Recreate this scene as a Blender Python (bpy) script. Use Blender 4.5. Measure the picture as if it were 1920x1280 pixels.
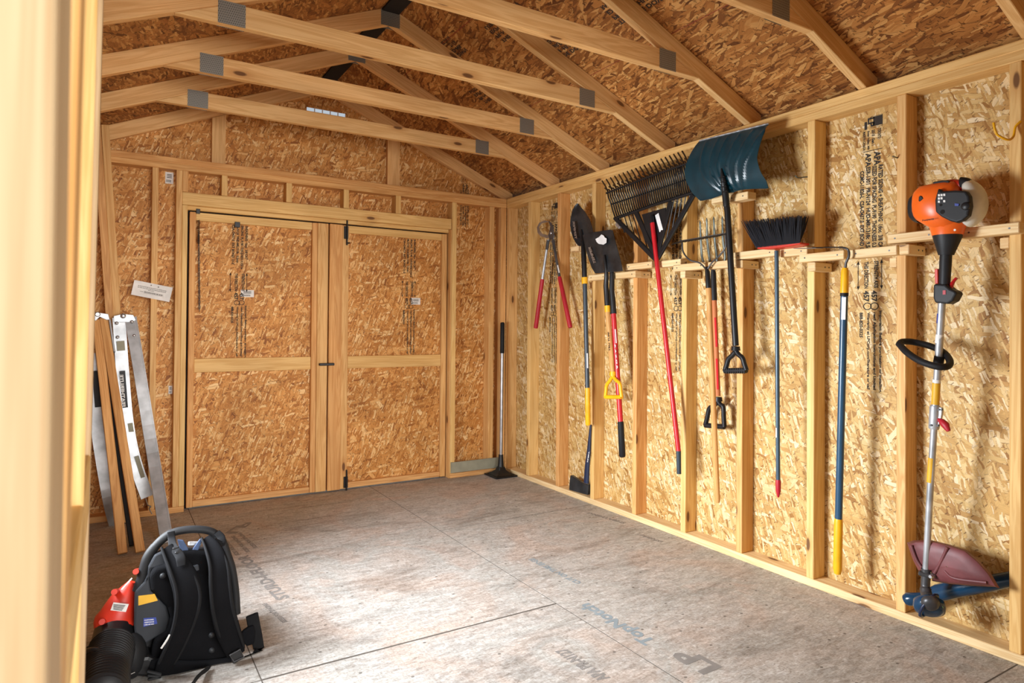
import bpy, math, random
from mathutils import Vector, Matrix, noise as mnoise
random.seed(7)
V = Vector
scene = bpy.context.scene
for o in list(bpy.data.objects):
    bpy.data.objects.remove(o)
COL = scene.collection

# ------------------------------------------------------------------ camera
F, YAW, V0, HC, ROLL, PITCH = 1236.5393, 0.5489, 598.3789, 1.201, -0.0082, 0.0103
Xr, Yb, H = 2.801, 4.679, 2.252            # right stud face, back stud face, plate height
RX, SL, XL = 1.315, 0.4167, -0.171         # ridge x, roof slope, left stud face
def mm(a, b): return [[sum(a[i][k]*b[k][j] for k in range(3)) for j in range(3)] for i in range(3)]
c_, s_ = math.cos, math.sin
R0 = [[c_(YAW), -s_(YAW), 0], [0, 0, 1], [s_(YAW), c_(YAW), 0]]
Rp = [[1, 0, 0], [0, c_(PITCH), -s_(PITCH)], [0, s_(PITCH), c_(PITCH)]]
Rr = [[c_(ROLL), -s_(ROLL), 0], [s_(ROLL), c_(ROLL), 0], [0, 0, 1]]
RM = mm(Rr, mm(Rp, R0))
cd = bpy.data.cameras.new('camera'); cam = bpy.data.objects.new('camera', cd); COL.objects.link(cam)
cam.matrix_world = Matrix((
    (RM[0][0], RM[1][0], -RM[2][0], 0), (RM[0][1], RM[1][1], -RM[2][1], 0),
    (RM[0][2], RM[1][2], -RM[2][2], HC), (0, 0, 0, 1)))
cd.sensor_width = 36; cd.lens = F/1920*36; cd.shift_y = (V0-640)/1920
cd.clip_start = 0.02; cd.clip_end = 200
cd.dof.use_dof = True; cd.dof.focus_distance = 3.0; cd.dof.aperture_fstop = 6.3
scene.camera = cam
# ------------------------------------------------------------------ world, light, exposure
w = bpy.data.worlds.new('sky'); scene.world = w; w.use_nodes = True
nt = w.node_tree; nt.nodes.clear()
wo = nt.nodes.new('ShaderNodeOutputWorld'); bg = nt.nodes.new('ShaderNodeBackground')
bg.inputs[0].default_value = (0.80, 0.90, 1.0, 1); bg.inputs[1].default_value = 0.6
nt.links.new(bg.outputs[0], wo.inputs[0])
scene.view_settings.view_transform = 'Standard'; scene.view_settings.look = 'None'
scene.view_settings.gamma = 1; scene.view_settings.use_curve_mapping = False
scene.view_settings.exposure = 0.0
def area(name, loc, target, sx, sy, power, col, spread=180, portal=False):
    l = bpy.data.lights.new(name, 'AREA'); l.shape = 'RECTANGLE'; l.size = sx; l.size_y = sy
    l.energy = power; l.color = col; l.spread = math.radians(spread)
    o = bpy.data.objects.new(name, l); COL.objects.link(o); o.location = loc
    o.rotation_euler = (V(target)-V(loc)).to_track_quat('-Z', 'Y').to_euler()
    if portal: l.cycles.is_portal = True
    return o
WY0, WY1, WZ0, WZ1 = 2.25, 3.05, 0.55, 1.40       # window added out of view in the left wall for side light
area('added_window_daylight', (-0.30, (WY0+WY1)/2, (WZ0+WZ1)/2), (1.9, 2.30, 0.45), 0.75, 0.80, 70, (0.88, 0.94, 1.0), 112)  # area lamp standing in for daylight through the added window
area('doorway_daylight', (1.1, -3.2, 1.35), (1.2, 4.0, 1.3), 2.6, 2.4, 118, (1.0, 0.97, 0.93), 100)

# ------------------------------------------------------------------ pixel to place
def ray(u, v):
    q = ((u-960)/F, (V0-v)/F, 1)
    return [sum(RM[i][j]*q[i] for i in range(3)) for j in range(3)]
def onX(u, v, x=Xr): d = ray(u, v); t = x/d[0]; return V((x, t*d[1], HC+t*d[2]))
def onY(u, v, y=Yb): d = ray(u, v); t = y/d[1]; return V((t*d[0], y, HC+t*d[2]))
def onZ(u, v, z=0.0): d = ray(u, v); t = (z-HC)/d[2]; return V((t*d[0], t*d[1], z))

# ------------------------------------------------------------------ materials
class N:
    def __init__(s, name):
        s.m = bpy.data.materials.new(name); s.m.use_nodes = True; s.t = s.m.node_tree
        s.b = s.t.nodes['Principled BSDF']; s.out = s.t.nodes['Material Output']
    def n(s, kind, **kw):
        x = s.t.nodes.new('ShaderNode'+kind)
        for k, v in kw.items():
            if k.startswith('i_'):
                key = k[2:]
                key = int(key) if key.isdigit() else key
                s.set(x.inputs[key], v)
            else: setattr(x, k, v)
        return x
    def set(s, inp, v):
        if isinstance(v, bpy.types.NodeSocket): s.t.links.new(v, inp)
        else: inp.default_value = v
    def math(s, op, a, b=0.0, c=0.0, clamp=False):
        x = s.t.nodes.new('ShaderNodeMath'); x.operation = op; x.use_clamp = clamp
        s.set(x.inputs[0], a); s.set(x.inputs[1], b); s.set(x.inputs[2], c); return x.outputs[0]
    def vm(s, op, a, b=(0, 0, 0)):
        x = s.t.nodes.new('ShaderNodeVectorMath'); x.operation = op
        s.set(x.inputs[0], a); s.set(x.inputs[1], b); return x.outputs[0]
    def mix(s, f, a, b, mode='MIX'):
        x = s.t.nodes.new('ShaderNodeMix'); x.data_type = 'RGBA'; x.blend_type = mode
        s.set(x.inputs[0], f); s.set(x.inputs[6], a); s.set(x.inputs[7], b); return x.outputs[2]
    def ramp(s, f, stops, interp='LINEAR'):
        x = s.t.nodes.new('ShaderNodeValToRGB'); cr = x.color_ramp; cr.interpolation = interp
        while len(cr.elements) < len(stops): cr.elements.new(0.5)
        for e, (p, col) in zip(cr.elements, stops):
            e.position = p; e.color = (*col, 1) if len(col) == 3 else col
        s.set(x.inputs[0], f); return x.outputs[0]
    def noise(s, vec, scale=5, detail=2, rough=0.5, dist=0.0, dim='3D'):
        x = s.n('TexNoise', noise_dimensions=dim); s.set(x.inputs['Vector'], vec)
        x.inputs['Scale'].default_value = scale; x.inputs['Detail'].default_value = detail
        x.inputs['Roughness'].default_value = rough; x.inputs['Distortion'].default_value = dist
        return x.outputs[0]
    def bump(s, h, strength=0.2, dist=0.002):
        x = s.n('Bump'); x.inputs['Strength'].default_value = strength; x.inputs['Distance'].default_value = dist
        s.set(x.inputs['Height'], h); s.t.links.new(x.outputs[0], s.b.inputs['Normal'])
def lin(r, g, b):
    f = lambda c: (c/255/12.92) if c <= 10 else ((c/255+0.055)/1.055)**2.4
    return (f(r), f(g), f(b))
def plain(name, col, rough=0.5, metal=0.0, spec=0.5, bump=0.0, bscale=300, var=0.0, coat=0.0, trans=0.0):
    k = N(name); k.b.inputs['Base Color'].default_value = (*col, 1)
    k.b.inputs['Roughness'].default_value = rough; k.b.inputs['Metallic'].default_value = metal
    k.b.inputs['Specular IOR Level'].default_value = spec; k.b.inputs['Coat Weight'].default_value = coat
    tc = k.n('TexCoord')
    n1 = k.noise(tc.outputs['Object'], 14, 3)
    v = 0.12+var
    lo = tuple(c*(1-v) for c in col); hi = tuple(min(1, c*(1+v)) for c in col)
    k.t.links.new(k.ramp(n1, [(0.3, lo), (0.7, hi)]), k.b.inputs['Base Color'])
    if bump: k.bump(k.noise(tc.outputs['Object'], bscale, 2), bump, 0.001)
    if trans: k.b.inputs['Transmission Weight'].default_value = trans
    return k.m
def uvrand(k, amt=(13.7, 7.3)):
    uv = k.n('UVMap').outputs[0]; oi = k.n('ObjectInfo').outputs['Random']
    cx = k.n('CombineXYZ'); k.set(cx.inputs[0], k.math('MULTIPLY', oi, amt[0])); k.set(cx.inputs[1], k.math('MULTIPLY', oi, amt[1]))
    return k.vm('ADD', uv, cx.outputs[0]), oi
def osb(name, pal, size=1.0, flat=0.0, rough=0.6, base_var=0.25, prefer=0.0, bump=0.25, edge_shadow=0.45):
    """Oriented strand board: layers of randomly turned, randomly toned strands."""
    k = N(name); p, oi = uvrand(k)
    wn = k.n('TexNoise', noise_dimensions='2D'); k.set(wn.inputs['Vector'], p)
    wn.inputs['Scale'].default_value = 22/size; wn.inputs['Detail'].default_value = 3
    warp = k.vm('MULTIPLY', k.vm('SUBTRACT', wn.outputs['Color'], (0.5, 0.5, 0.5)), (0.012*size, 0.012*size, 0))
    p2 = k.vm('ADD', p, warp)
    col = None; hgt = None
    #        angle  length width  select  reach
    lay = [(0.15, .085, .030, 0, 9), (1.25, .070, .022, .45, .47), (-0.75, .085, .020, .5, .46), (2.25, .060, .013, .5, .45),
           (0.62, .110, .026, .62, .46), (-0.22, .065, .012, .55, .45), (1.72, .080, .016, .6, .46), (2.75, .050, .008, .5, .42)]
    for i, (a, L, W, sel, reach) in enumerate(lay):
        if prefer: a = (a if a < 1.6 else a-math.pi)*(1-prefer)
        rot = k.n('VectorRotate', rotation_type='Z_AXIS'); k.set(rot.inputs['Vector'], p2)
        rot.inputs['Angle'].default_value = a
        L *= size; W *= size
        sc = k.vm('MULTIPLY', k.vm('ADD', rot.outputs[0], (3.1*i, 5.7*i, 0)), (1/L, 1/W, 1))
        vo = k.n('TexVoronoi', voronoi_dimensions='2D', feature='F1', distance='CHEBYCHEV' if i else 'EUCLIDEAN'); k.set(vo.inputs['Vector'], sc)
        vo.inputs['Scale'].default_value = 1.0
        sp = k.n('SeparateColor'); k.set(sp.inputs[0], vo.outputs['Color'])
        c = k.ramp(sp.outputs[0], pal)
        if i % 2 == 0:
            g = k.noise(k.vm('MULTIPLY', rot.outputs[0], (30, 380, 1)), 1/size, 2, 0.6, 0, '2D')
        c = k.mix(1.0, c, k.ramp(g, [(0.25, (0.84,)*3), (0.7, (1.08,)*3)]), 'MULTIPLY')
        if col is None: col = c; hgt = sp.outputs[2]
        else:
            on = k.math('GREATER_THAN', sp.outputs[1], sel)
            mk = k.math('MULTIPLY', on, k.math('LESS_THAN', vo.outputs['Distance'], reach))
            sh = k.math('MULTIPLY', on, k.math('LESS_THAN', vo.outputs['Distance'], reach+.055))  # thin shadow around each strand, painted into the colour
            col = k.mix(k.math('MULTIPLY', sh, edge_shadow), col, (pal[0][1][0]*.45, pal[0][1][1]*.40, pal[0][1][2]*.35, 1))
            col = k.mix(mk, col, c)
            hm = k.n('Mix'); k.set(hm.inputs[0], mk); k.set(hm.inputs[2], hgt); k.set(hm.inputs[3], sp.outputs[2]); hgt = hm.outputs[0]
    # thin dark slivers and resin flecks
    rot = k.n('VectorRotate', rotation_type='Z_AXIS'); k.set(rot.inputs['Vector'], p2); rot.inputs['Angle'].default_value = .9
    fl = k.n('TexVoronoi', voronoi_dimensions='2D', distance='CHEBYCHEV'); k.set(fl.inputs['Vector'], k.vm('MULTIPLY', rot.outputs[0], (1/(.055*size), 1/(.016*size), 1))); fl.inputs['Scale'].default_value = 1
    fs = k.n('SeparateColor'); k.set(fs.inputs[0], fl.outputs['Color'])
    fm = k.math('MULTIPLY', k.math('GREATER_THAN', fs.outputs[0], .62), k.math('LESS_THAN', fl.outputs['Distance'], .10))
    col = k.mix(k.math('MULTIPLY', fm, .7), col, (pal[0][1][0]*.35, pal[0][1][1]*.28, pal[0][1][2]*.22, 1))
    big = k.noise(p, 3.0/size, 3, 0.6, 0.4, '2D')
    col = k.mix(1.0, col, k.ramp(big, [(0.25, (1-base_var,)*3), (0.75, (1+base_var*0.6,)*3)]), 'MULTIPLY')
    if flat:
        av = [sum(c[j] for _, c in pal)/len(pal) for j in range(3)]
        col = k.mix(flat, col, (*av, 1))
    k.set(k.b.inputs['Base Color'], col); k.b.inputs['Roughness'].default_value = rough
    k.b.inputs['Specular IOR Level'].default_value = 0.3
    k.bump(hgt, bump, 0.003)
    return k.m
def wood(name, light, dark, pink=0.35, knots=True, rough=0.6, grain=1.0):
    k = N(name); p, oi = uvrand(k, (31.3, 17.9))
    st = k.vm('MULTIPLY', p, (0.9, 22, 1))
    wv = k.noise(st, 1.0, 4, 0.55, 0.6, '2D')
    kn = k.n('TexVoronoi', voronoi_dimensions='2D'); k.set(kn.inputs['Vector'], k.vm('MULTIPLY', p, (1.9, 5.5, 1)))
    kn.inputs['Scale'].default_value = 1.0
    ks = k.n('SeparateColor'); k.set(ks.inputs[0], kn.outputs['Color'])
    kd = kn.outputs['Distance']
    rings = k.math('SINE', k.math('ADD', k.math('MULTIPLY', wv, 34.0*grain), k.math('MULTIPLY', kd, 3.0)))
    rings = k.math('MULTIPLY_ADD', rings, 0.5, 0.5)
    fine = k.noise(k.vm('MULTIPLY', p, (6, 340, 1)), 1.0, 2, 0.6, 0, '2D')
    t = k.math('ADD', k.math('MULTIPLY', rings, 0.45), k.math('MULTIPLY', fine, 0.5))
    col = k.ramp(t, [(0.2, light), (0.85, dark)])
    pk = k.ramp(oi, [(0.0, (1.0, 1.0, 1.0)), (0.5, (1, 0.93, 0.84)), (0.8, (1.0, 0.84, 0.72)), (1.0, (0.96, 0.78, 0.66))])
    col = k.mix(pink*2 if pink < 0.5 else 1.0, col, pk, 'MULTIPLY')
    big = k.noise(k.vm('MULTIPLY', p, (1.5, 5, 1)), 1.0, 2, 0.5, 0.3, '2D')
    col = k.mix(1.0, col, k.ramp(big, [(0.3, (0.88, 0.86, 0.84)), (0.7, (1.06,)*3)]), 'MULTIPLY')
    if knots:
        sel = k.math('GREATER_THAN', ks.outputs[0], 0.62)
        halo = k.ramp(kd, [(0.05, (1, 1, 1)), (0.17, (0, 0, 0))])
        core = k.ramp(kd, [(0.045, (1, 1, 1)), (0.068, (0, 0, 0))])
        col = k.mix(k.math('MULTIPLY', k.math('MULTIPLY', halo, sel), 0.55), col, (dark[0]*0.75, dark[1]*0.55, dark[2]*0.4, 1))
        col = k.mix(k.math('MULTIPLY', k.math('MULTIPLY', core, sel), 0.85), col, (0.10, 0.035, 0.012, 1))
    k.set(k.b.inputs['Base Color'], col); k.b.inputs['Roughness'].default_value = rough
    k.b.inputs['Specular IOR Level'].default_value = 0.3
    k.bump(t, 0.12, 0.001)
    return k.m
PAL_R = [(0.0, lin(158, 110, 54)), (0.10, lin(188, 143, 80)), (0.35, lin(204, 163, 98)), (0.6, lin(214, 178, 114)), (0.85, lin(230, 201, 148)), (1.0, lin(240, 218, 178))]
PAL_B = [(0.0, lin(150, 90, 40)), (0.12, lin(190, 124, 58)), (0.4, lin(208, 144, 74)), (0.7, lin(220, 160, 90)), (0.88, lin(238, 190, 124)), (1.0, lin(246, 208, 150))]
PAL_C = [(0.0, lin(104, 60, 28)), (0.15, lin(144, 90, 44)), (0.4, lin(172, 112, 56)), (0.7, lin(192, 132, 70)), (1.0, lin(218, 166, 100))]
PAL_F = [(0.0, lin(138, 126, 114)), (0.2, lin(168, 156, 144)), (0.5, lin(184, 172, 161)), (0.8, lin(192, 184, 174)), (1.0, lin(208, 202, 192))]
M_osbR = osb('wall_strand_board_straw', PAL_R, 1.2, edge_shadow=0.36, base_var=.12)
M_osbB = osb('wall_strand_board_amber', PAL_B, 1.15, edge_shadow=.5, base_var=.16)
M_osbC = osb('roof_strand_board', PAL_C, 1.5, prefer=0.5, edge_shadow=0.6, bump=0.3)
def floor_mat():
    k = N('floor_board_worn'); uv = k.n('UVMap').outputs[0]
    f1 = k.noise(k.vm('MULTIPLY', uv, (60, 20, 1)), 1, 4, 0.7, 1.0, '2D')
    f2 = k.noise(k.vm('MULTIPLY', uv, (190, 60, 1)), 1, 3, 0.7, 0.6, '2D')
    f3 = k.noise(k.vm('MULTIPLY', uv, (45, 120, 1)), 1, 3, 0.7, 0.6, '2D')
    t = k.math('ADD', k.math('ADD', k.math('MULTIPLY', f1, 0.4), k.math('MULTIPLY', f2, 0.35)), k.math('MULTIPLY', f3, 0.25))
    col = k.ramp(t, [(0.33, lin(130, 122, 114)), (0.44, lin(168, 160, 152)), (0.52, lin(186, 180, 173)), (0.62, lin(208, 205, 201))])
    pn = k.noise(uv, 2.2, 3, 0.55, 0.8, '2D')
    col = k.mix(1.0, col, k.ramp(pn, [(0.32, (1.02, 0.93, 0.88)), (0.47, (1, 1, 1)), (0.6, (0.95, 0.99, 1.0)), (0.75, (1.06, 0.97, 0.93))]), 'MULTIPLY')
    d1 = k.noise(k.vm('MULTIPLY', uv, (3.0, 1.1, 1)), 1.3, 5, 0.7, 0.5, '2D')
    col = k.mix(1.0, col, k.ramp(d1, [(0.30, (0.70, 0.68, 0.66)), (0.47, (1, 1, 1))]), 'MULTIPLY')
    fv = k.n('TexVoronoi', voronoi_dimensions='2D'); k.set(fv.inputs['Vector'], k.vm('ADD', k.vm('MULTIPLY', uv, (60, 15, 1)), k.vm('MULTIPLY', k.n('TexNoise').outputs['Color'], (1, 1, 0))))
    fv.inputs['Scale'].default_value = 1
    fs = k.n('SeparateColor'); k.set(fs.inputs[0], fv.outputs['Color'])
    col = k.mix(1.0, col, k.ramp(fs.outputs[0], [(0.0, (0.86,)*3), (0.5, (1,)*3), (1.0, (1.10,)*3)]), 'MULTIPLY')
    sp = k.n('TexVoronoi', voronoi_dimensions='2D'); k.set(sp.inputs['Vector'], k.vm('MULTIPLY', uv, (9, 7, 1))); sp.inputs['Scale'].default_value = 1
    ss = k.n('SeparateColor'); k.set(ss.inputs[0], sp.outputs['Color'])
    spk = k.math('MULTIPLY', k.math('LESS_THAN', sp.outputs['Distance'], 0.045), k.math('GREATER_THAN', ss.outputs[0], 0.6))
    col = k.mix(k.math('MULTIPLY', spk, 0.7), col, (0.06, 0.05, 0.04, 1))
    k.set(k.b.inputs['Base Color'], col)
    k.set(k.b.inputs['Roughness'], k.ramp(f1, [(0.3, (0.55,)*3), (0.7, (0.75,)*3)])); k.b.inputs['Specular IOR Level'].default_value = 0.25
    k.bump(t, 0.25, 0.002); return k.m
M_floor = floor_mat()
M_pine = wood('pine_stud', lin(232, 190, 128), lin(206, 152, 88))
M_pineY = wood('pine_yellow', lin(236, 200, 134), lin(216, 170, 100), pink=0.12)
M_pineW = wood('pine_pale', lin(240, 214, 166), lin(222, 184, 128), pink=0.1)
M_roofpine = wood('pine_rafter', lin(240, 202, 144), lin(218, 170, 108), pink=0.25)
M_post = wood('pine_casing', lin(198, 172, 134), lin(182, 150, 110), pink=0.1)
M_old = wood('aged_wood', lin(232, 182, 120), lin(198, 140, 82), pink=0.1)
M_hand = wood('handle_ash', lin(226, 176, 110), lin(196, 138, 76), pink=0.05, knots=False)
M_handred = wood('handle_red_oak', lin(206, 128, 80), lin(176, 96, 54), pink=0.05, knots=False)
M_ink = plain('ink', (0.028, 0.022, 0.018), 0.8)
M_inkf = plain('faded_ink', lin(138, 134, 130), 0.8)
M_inkb = plain('faded_blue_ink', lin(140, 152, 158), 0.8)
M_redline = plain('red_chalk', lin(140, 50, 40), 0.8)
M_black = plain('black_plastic', (0.010, 0.010, 0.011), 0.42, spec=.35, bump=0.05)
M_blackm = plain('black_metal', (0.014, 0.014, 0.015), 0.38, 0.3)
M_rubber = plain('black_rubber', (0.012, 0.012, 0.013), 0.6, spec=.25, bump=0.1)
M_fabric = plain('black_fabric', (0.006, 0.006, 0.007), 0.95, spec=.08, bump=0.5, bscale=500)
M_fabric2 = plain('charcoal_webbing', (0.011, 0.011, 0.012), 0.9, spec=.12, bump=0.5, bscale=700)
M_grey = plain('grey_plastic', (0.032, 0.035, 0.041), 0.55, spec=.25, bump=0.1)
M_char = plain('charcoal_plastic', (0.017, 0.018, 0.020), 0.5, spec=.3, bump=0.1)
M_red = plain('red_paint', lin(196, 22, 34), 0.35)
M_redgrip = plain('red_grip', lin(176, 24, 40), 0.5)
M_orange = plain('orange_plastic', lin(246, 106, 30), 0.35)
M_rorange = plain('red_orange_plastic', lin(200, 46, 24), 0.45)
M_yel = plain('yellow_plastic', lin(240, 178, 22), 0.4)
M_slate = plain('dark_slate_fiberglass', (0.030, 0.045, 0.060), 0.35)
M_slatesheen = plain('slate_fiberglass_blue_sheen', (0.022, 0.075, 0.14), 0.3)  # blue sheen of the dark slate hoe shaft put into the base colour
M_bgrey = plain('blue_grey_pole', (0.055, 0.095, 0.13), 0.35, 0.2)
M_teal = plain('teal_plastic', (0.002, 0.030, 0.044), 0.3, var=0.1)
M_navy = plain('navy_plastic', (0.012, 0.022, 0.060), 0.4)
M_bluesheen = plain('blue_sheen_plastic', (0.008, 0.045, 0.10), 0.2)  # sky reflection on the black tube painted in as blue; also the blue head
M_alu = plain('aluminium', (0.46, 0.48, 0.50), 0.42, 0.5, var=0.12)
M_steel = plain('steel', (0.42, 0.42, 0.43), 0.35, 0.8, var=0.1)
M_dsteel = plain('dark_steel', (0.10, 0.10, 0.105), 0.4, 0.6, var=0.2)
M_blade = plain('shovel_steel', (0.040, 0.045, 0.050), 0.3, 0.5, var=0.3)
M_fork = plain('worn_steel', (0.16, 0.18, 0.16), 0.4, 0.7, var=0.35)
M_white = plain('white_label', lin(228, 226, 222), 0.6)
M_cream = plain('cream_tank', lin(212, 209, 196), 0.45, var=0.1)
M_ylab = plain('yellow_label', lin(226, 172, 40), 0.5)
M_blab = plain('blue_label', lin(46, 66, 150), 0.5)
M_greyb = plain('grey_painted_board', lin(150, 148, 128), 0.7)
M_guard = plain('maroon_plastic', lin(112, 58, 60), 0.5, var=0.15, bump=0.15, bscale=60)
M_gap = plain('dark_gap', (0.008, 0.006, 0.005), 0.9)
M_brist = plain('black_bristle', (0.012, 0.013, 0.018), 0.6)
M_twine = plain('nylon_cord', lin(150, 220, 160), 0.5)
M_ground = plain('ground_gravel', (0.30, 0.30, 0.24), 0.95, var=0.2)
M_shingle = plain('roof_shingle', (0.10, 0.10, 0.10), 0.9)
def gusset_mat():
    k = N('punched_gusset_plate'); uv = k.n('UVMap').outputs[0]
    x = k.n('TexBrick'); k.set(x.inputs['Vector'], k.vm('MULTIPLY', uv, (1, 1, 1)))
    x.inputs['Color1'].default_value = (0.045, 0.046, 0.042, 1); x.inputs['Color2'].default_value = (0.06, 0.06, 0.055, 1)
    x.inputs['Mortar'].default_value = (0.30, 0.30, 0.27, 1); x.inputs['Scale'].default_value = 1
    x.inputs['Brick Width'].default_value = 0.008; x.inputs['Row Height'].default_value = 0.0095; x.inputs['Mortar Size'].default_value = 0.0028
    k.set(k.b.inputs['Base Color'], x.outputs[0]); k.b.inputs['Metallic'].default_value = 0.5; k.b.inputs['Roughness'].default_value = 0.45
    return k.m
M_gus = gusset_mat()

# ------------------------------------------------------------------ mesh builder
class MB:
    def __init__(s): s.v = []; s.f = []; s.uv = []; s.mi = []; s.cur = 0
    def face(s, idx, uvs): s.f.append(tuple(idx)); s.uv.extend(uvs); s.mi.append(s.cur)
    def prism(s, pts, ext, ud=None, vd=None):
        """polygon pts swept along ext; grain along ud"""
        pts = [V(p) for p in pts]; ext = V(ext); n = len(pts)
        nrm = V((0, 0, 0))
        for i in range(n): nrm += pts[i].cross(pts[(i+1) % n])
        if nrm.dot(ext) > 0: pts = pts[::-1]
        if ud is None: ud = max((pts[(i+1) % n]-pts[i] for i in range(n)), key=lambda d: d.length)
        ud = V(ud).normalized(); en = ext.normalized()
        vd = V(vd).normalized() if vd else en.cross(ud).normalized()
        b = len(s.v); s.v += pts+[p+ext for p in pts]
        s.face(range(b, b+n), [(p.dot(ud), p.dot(vd)) for p in pts])
        s.face([b+n+i for i in range(n-1, -1, -1)], [(pts[i].dot(ud), pts[i].dot(vd)+.37) for i in range(n-1, -1, -1)])
        for i in range(n):
            j = (i+1) % n; e = pts[j]-pts[i]
            a = abs(e.normalized().dot(ud)) if e.length > 1e-9 else 0
            quad = [b+j, b+i, b+n+i, b+n+j]
            q = [pts[j], pts[i], pts[i]+ext, pts[j]+ext]
            if abs(en.dot(ud)) > 0.9 or a < 0.5: uvs = [(p.dot(ud) if a >= .5 or abs(en.dot(ud)) > .9 else p.dot(en)*0.2, p.dot(vd)+p.dot(en)*(0 if abs(en.dot(ud)) > .9 else 0.3)+.11*i) for p in q]
            else: uvs = [(p.dot(ud), p.dot(en)+.19*i) for p in q]
            s.face(quad, uvs)
        return s
    def box(s, x0, x1, y0, y1, z0, z1, along=None):
        d = {'x': x1-x0, 'y': y1-y0, 'z': z1-z0}
        along = along or max(d, key=d.get)
        if along == 'z': s.prism([(x0, y0, z0), (x1, y0, z0), (x1, y1, z0), (x0, y1, z0)], (0, 0, z1-z0), (0, 0, 1), (1, 0, 0)) if False else s._boxuv(x0, x1, y0, y1, z0, z1, 2)
        else: s._boxuv(x0, x1, y0, y1, z0, z1, 'xyz'.index(along))
        return s
    def _boxuv(s, x0, x1, y0, y1, z0, z1, ax):
        b = len(s.v)
        s.v += [V(p) for p in ((x0, y0, z0), (x1, y0, z0), (x1, y1, z0), (x0, y1, z0), (x0, y0, z1), (x1, y0, z1), (x1, y1, z1), (x0, y1, z1))]
        fs = [((0, 3, 2, 1), 2), ((4, 5, 6, 7), 2), ((0, 1, 5, 4), 1), ((1, 2, 6, 5), 0), ((2, 3, 7, 6), 1), ((3, 0, 4, 7), 0)]
        for q, nax in fs:
            rest = [a for a in range(3) if a != nax]
            if ax in rest: ua = ax; va = [a for a in rest if a != ax][0]
            else: ua, va = rest
            s.face([b+i for i in q], [(s.v[b+i][ua]+.0, s.v[b+i][va]+.23*nax) for i in q])
    def obox(s, c, ax, ay, az, hx, hy, hz):
        """oriented box, grain along ax"""
        c = V(c); ax = V(ax).normalized(); ay = V(ay).normalized(); az = V(az).normalized()
        pts = [c-ay*hy-az*hz-ax*hx, c+ay*hy-az*hz-ax*hx, c+ay*hy+az*hz-ax*hx, c-ay*hy+az*hz-ax*hx]
        b = len(s.v); s.v += pts+[p+ax*2*hx for p in pts]
        if ax.cross(ay).dot(az) < 0: fl = True
        else: fl = False
        fs = [((0, 3, 2, 1), 'e'), ((4, 5, 6, 7), 'e'), ((0, 1, 5, 4), 'y'), ((1, 2, 6, 5), 'z'), ((2, 3, 7, 6), 'y'), ((3, 0, 4, 7), 'z')]
        for q, t in fs:
            q = q[::-1] if fl else q
            P = [s.v[b+i] for i in q]
            if t == 'e': uv = [(p.dot(ay), p.dot(az)) for p in P]
            elif t == 'y': uv = [(p.dot(ax), p.dot(ay)+.2) for p in P]
            else: uv = [(p.dot(ax), p.dot(az)+.5) for p in P]
            s.face([b+i for i in q], uv)
        return s
    def bar(s, p0, p1, wdir, w, t):
        """board from p0 to p1, width w along wdir, thickness t"""
        p0 = V(p0); p1 = V(p1); ax = (p1-p0).normalized(); wd = V(wdir); wd = (wd-ax*wd.dot(ax)).normalized()
        return s.obox((p0+p1)/2, ax, wd, ax.cross(wd), (p1-p0).length/2, w/2, t/2)
    def tube(s, pts, r, n=12, caps=True, flat=None, closed=False):
        """swept tube; flat=(dir, k): squash along dir by k"""
        pts = [V(p) for p in pts]; m = len(pts)
        rs = r if isinstance(r, (list, tuple)) else [r]*m
        t0 = (pts[1]-pts[0]).normalized()
        up = V((0, 0, 1)) if abs(t0.z) < 0.9 else V((1, 0, 0))
        if flat: up = V(flat[0])
        nrm = (up-t0*up.dot(t0)).normalized(); b = len(s.v); L = 0
        Ls = []
        for i in range(m):
            if closed: t = (pts[(i+1) % m]-pts[i-1]).normalized()
            else: t = (pts[min(i+1, m-1)]-pts[max(i-1, 0)]).normalized()
            nrm = (nrm-t*nrm.dot(t)).normalized(); bn = t.cross(nrm)
            if i: L += (pts[i]-pts[i-1]).length
            Ls.append(L)
            for j in range(n):
                a = 2*math.pi*j/n
                fn = flat[1] if flat else 1
                s.v.append(pts[i]+nrm*math.cos(a)*rs[i]*fn+bn*math.sin(a)*rs[i])
        for i in range(m if closed else m-1):
            i2 = (i+1) % m
            for j in range(n):
                k = (j+1) % n; a0, a1 = j/n*6.28*rs[i], (j+1)/n*6.28*rs[i]
                s.face([b+i*n+j, b+i*n+k, b+i2*n+k, b+i2*n+j], [(Ls[i], a0), (Ls[i], a1), (Ls[i2]+.001, a1), (Ls[i2]+.001, a0)])
        if caps and not closed:
            s.face([b+j for j in range(n-1, -1, -1)], [(0, 0)]*n)
            s.face([b+(m-1)*n+j for j in range(n)], [(0, 0)]*n)
        return s
    def lathe(s, base, axis, prof, n=20):
        """prof: list of (height, radius) about axis from base"""
        base = V(base); ax = V(axis).normalized()
        return s.tube([base+ax*h for h, _ in prof], [max(r, 1e-4) for _, r in prof], n) if all(prof[i+1][0] > prof[i][0] for i in range(len(prof)-1)) else s._lathe(base, ax, prof, n)
    def _lathe(s, base, ax, prof, n):
        up = V((0, 0, 1)) if abs(ax.z) < 0.9 else V((1, 0, 0)); u = (up-ax*up.dot(ax)).normalized(); w2 = ax.cross(u); b = len(s.v)
        for h, r in prof:
            for j in range(n):
                a = 2*math.pi*j/n; s.v.append(base+ax*h+(u*math.cos(a)+w2*math.sin(a))*max(r, 1e-4))
        for i in range(len(prof)-1):
            for j in range(n):
                k = (j+1) % n; s.face([b+i*n+j, b+i*n+k, b+(i+1)*n+k, b+(i+1)*n+j], [(0, 0)]*4)
        return s
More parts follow.
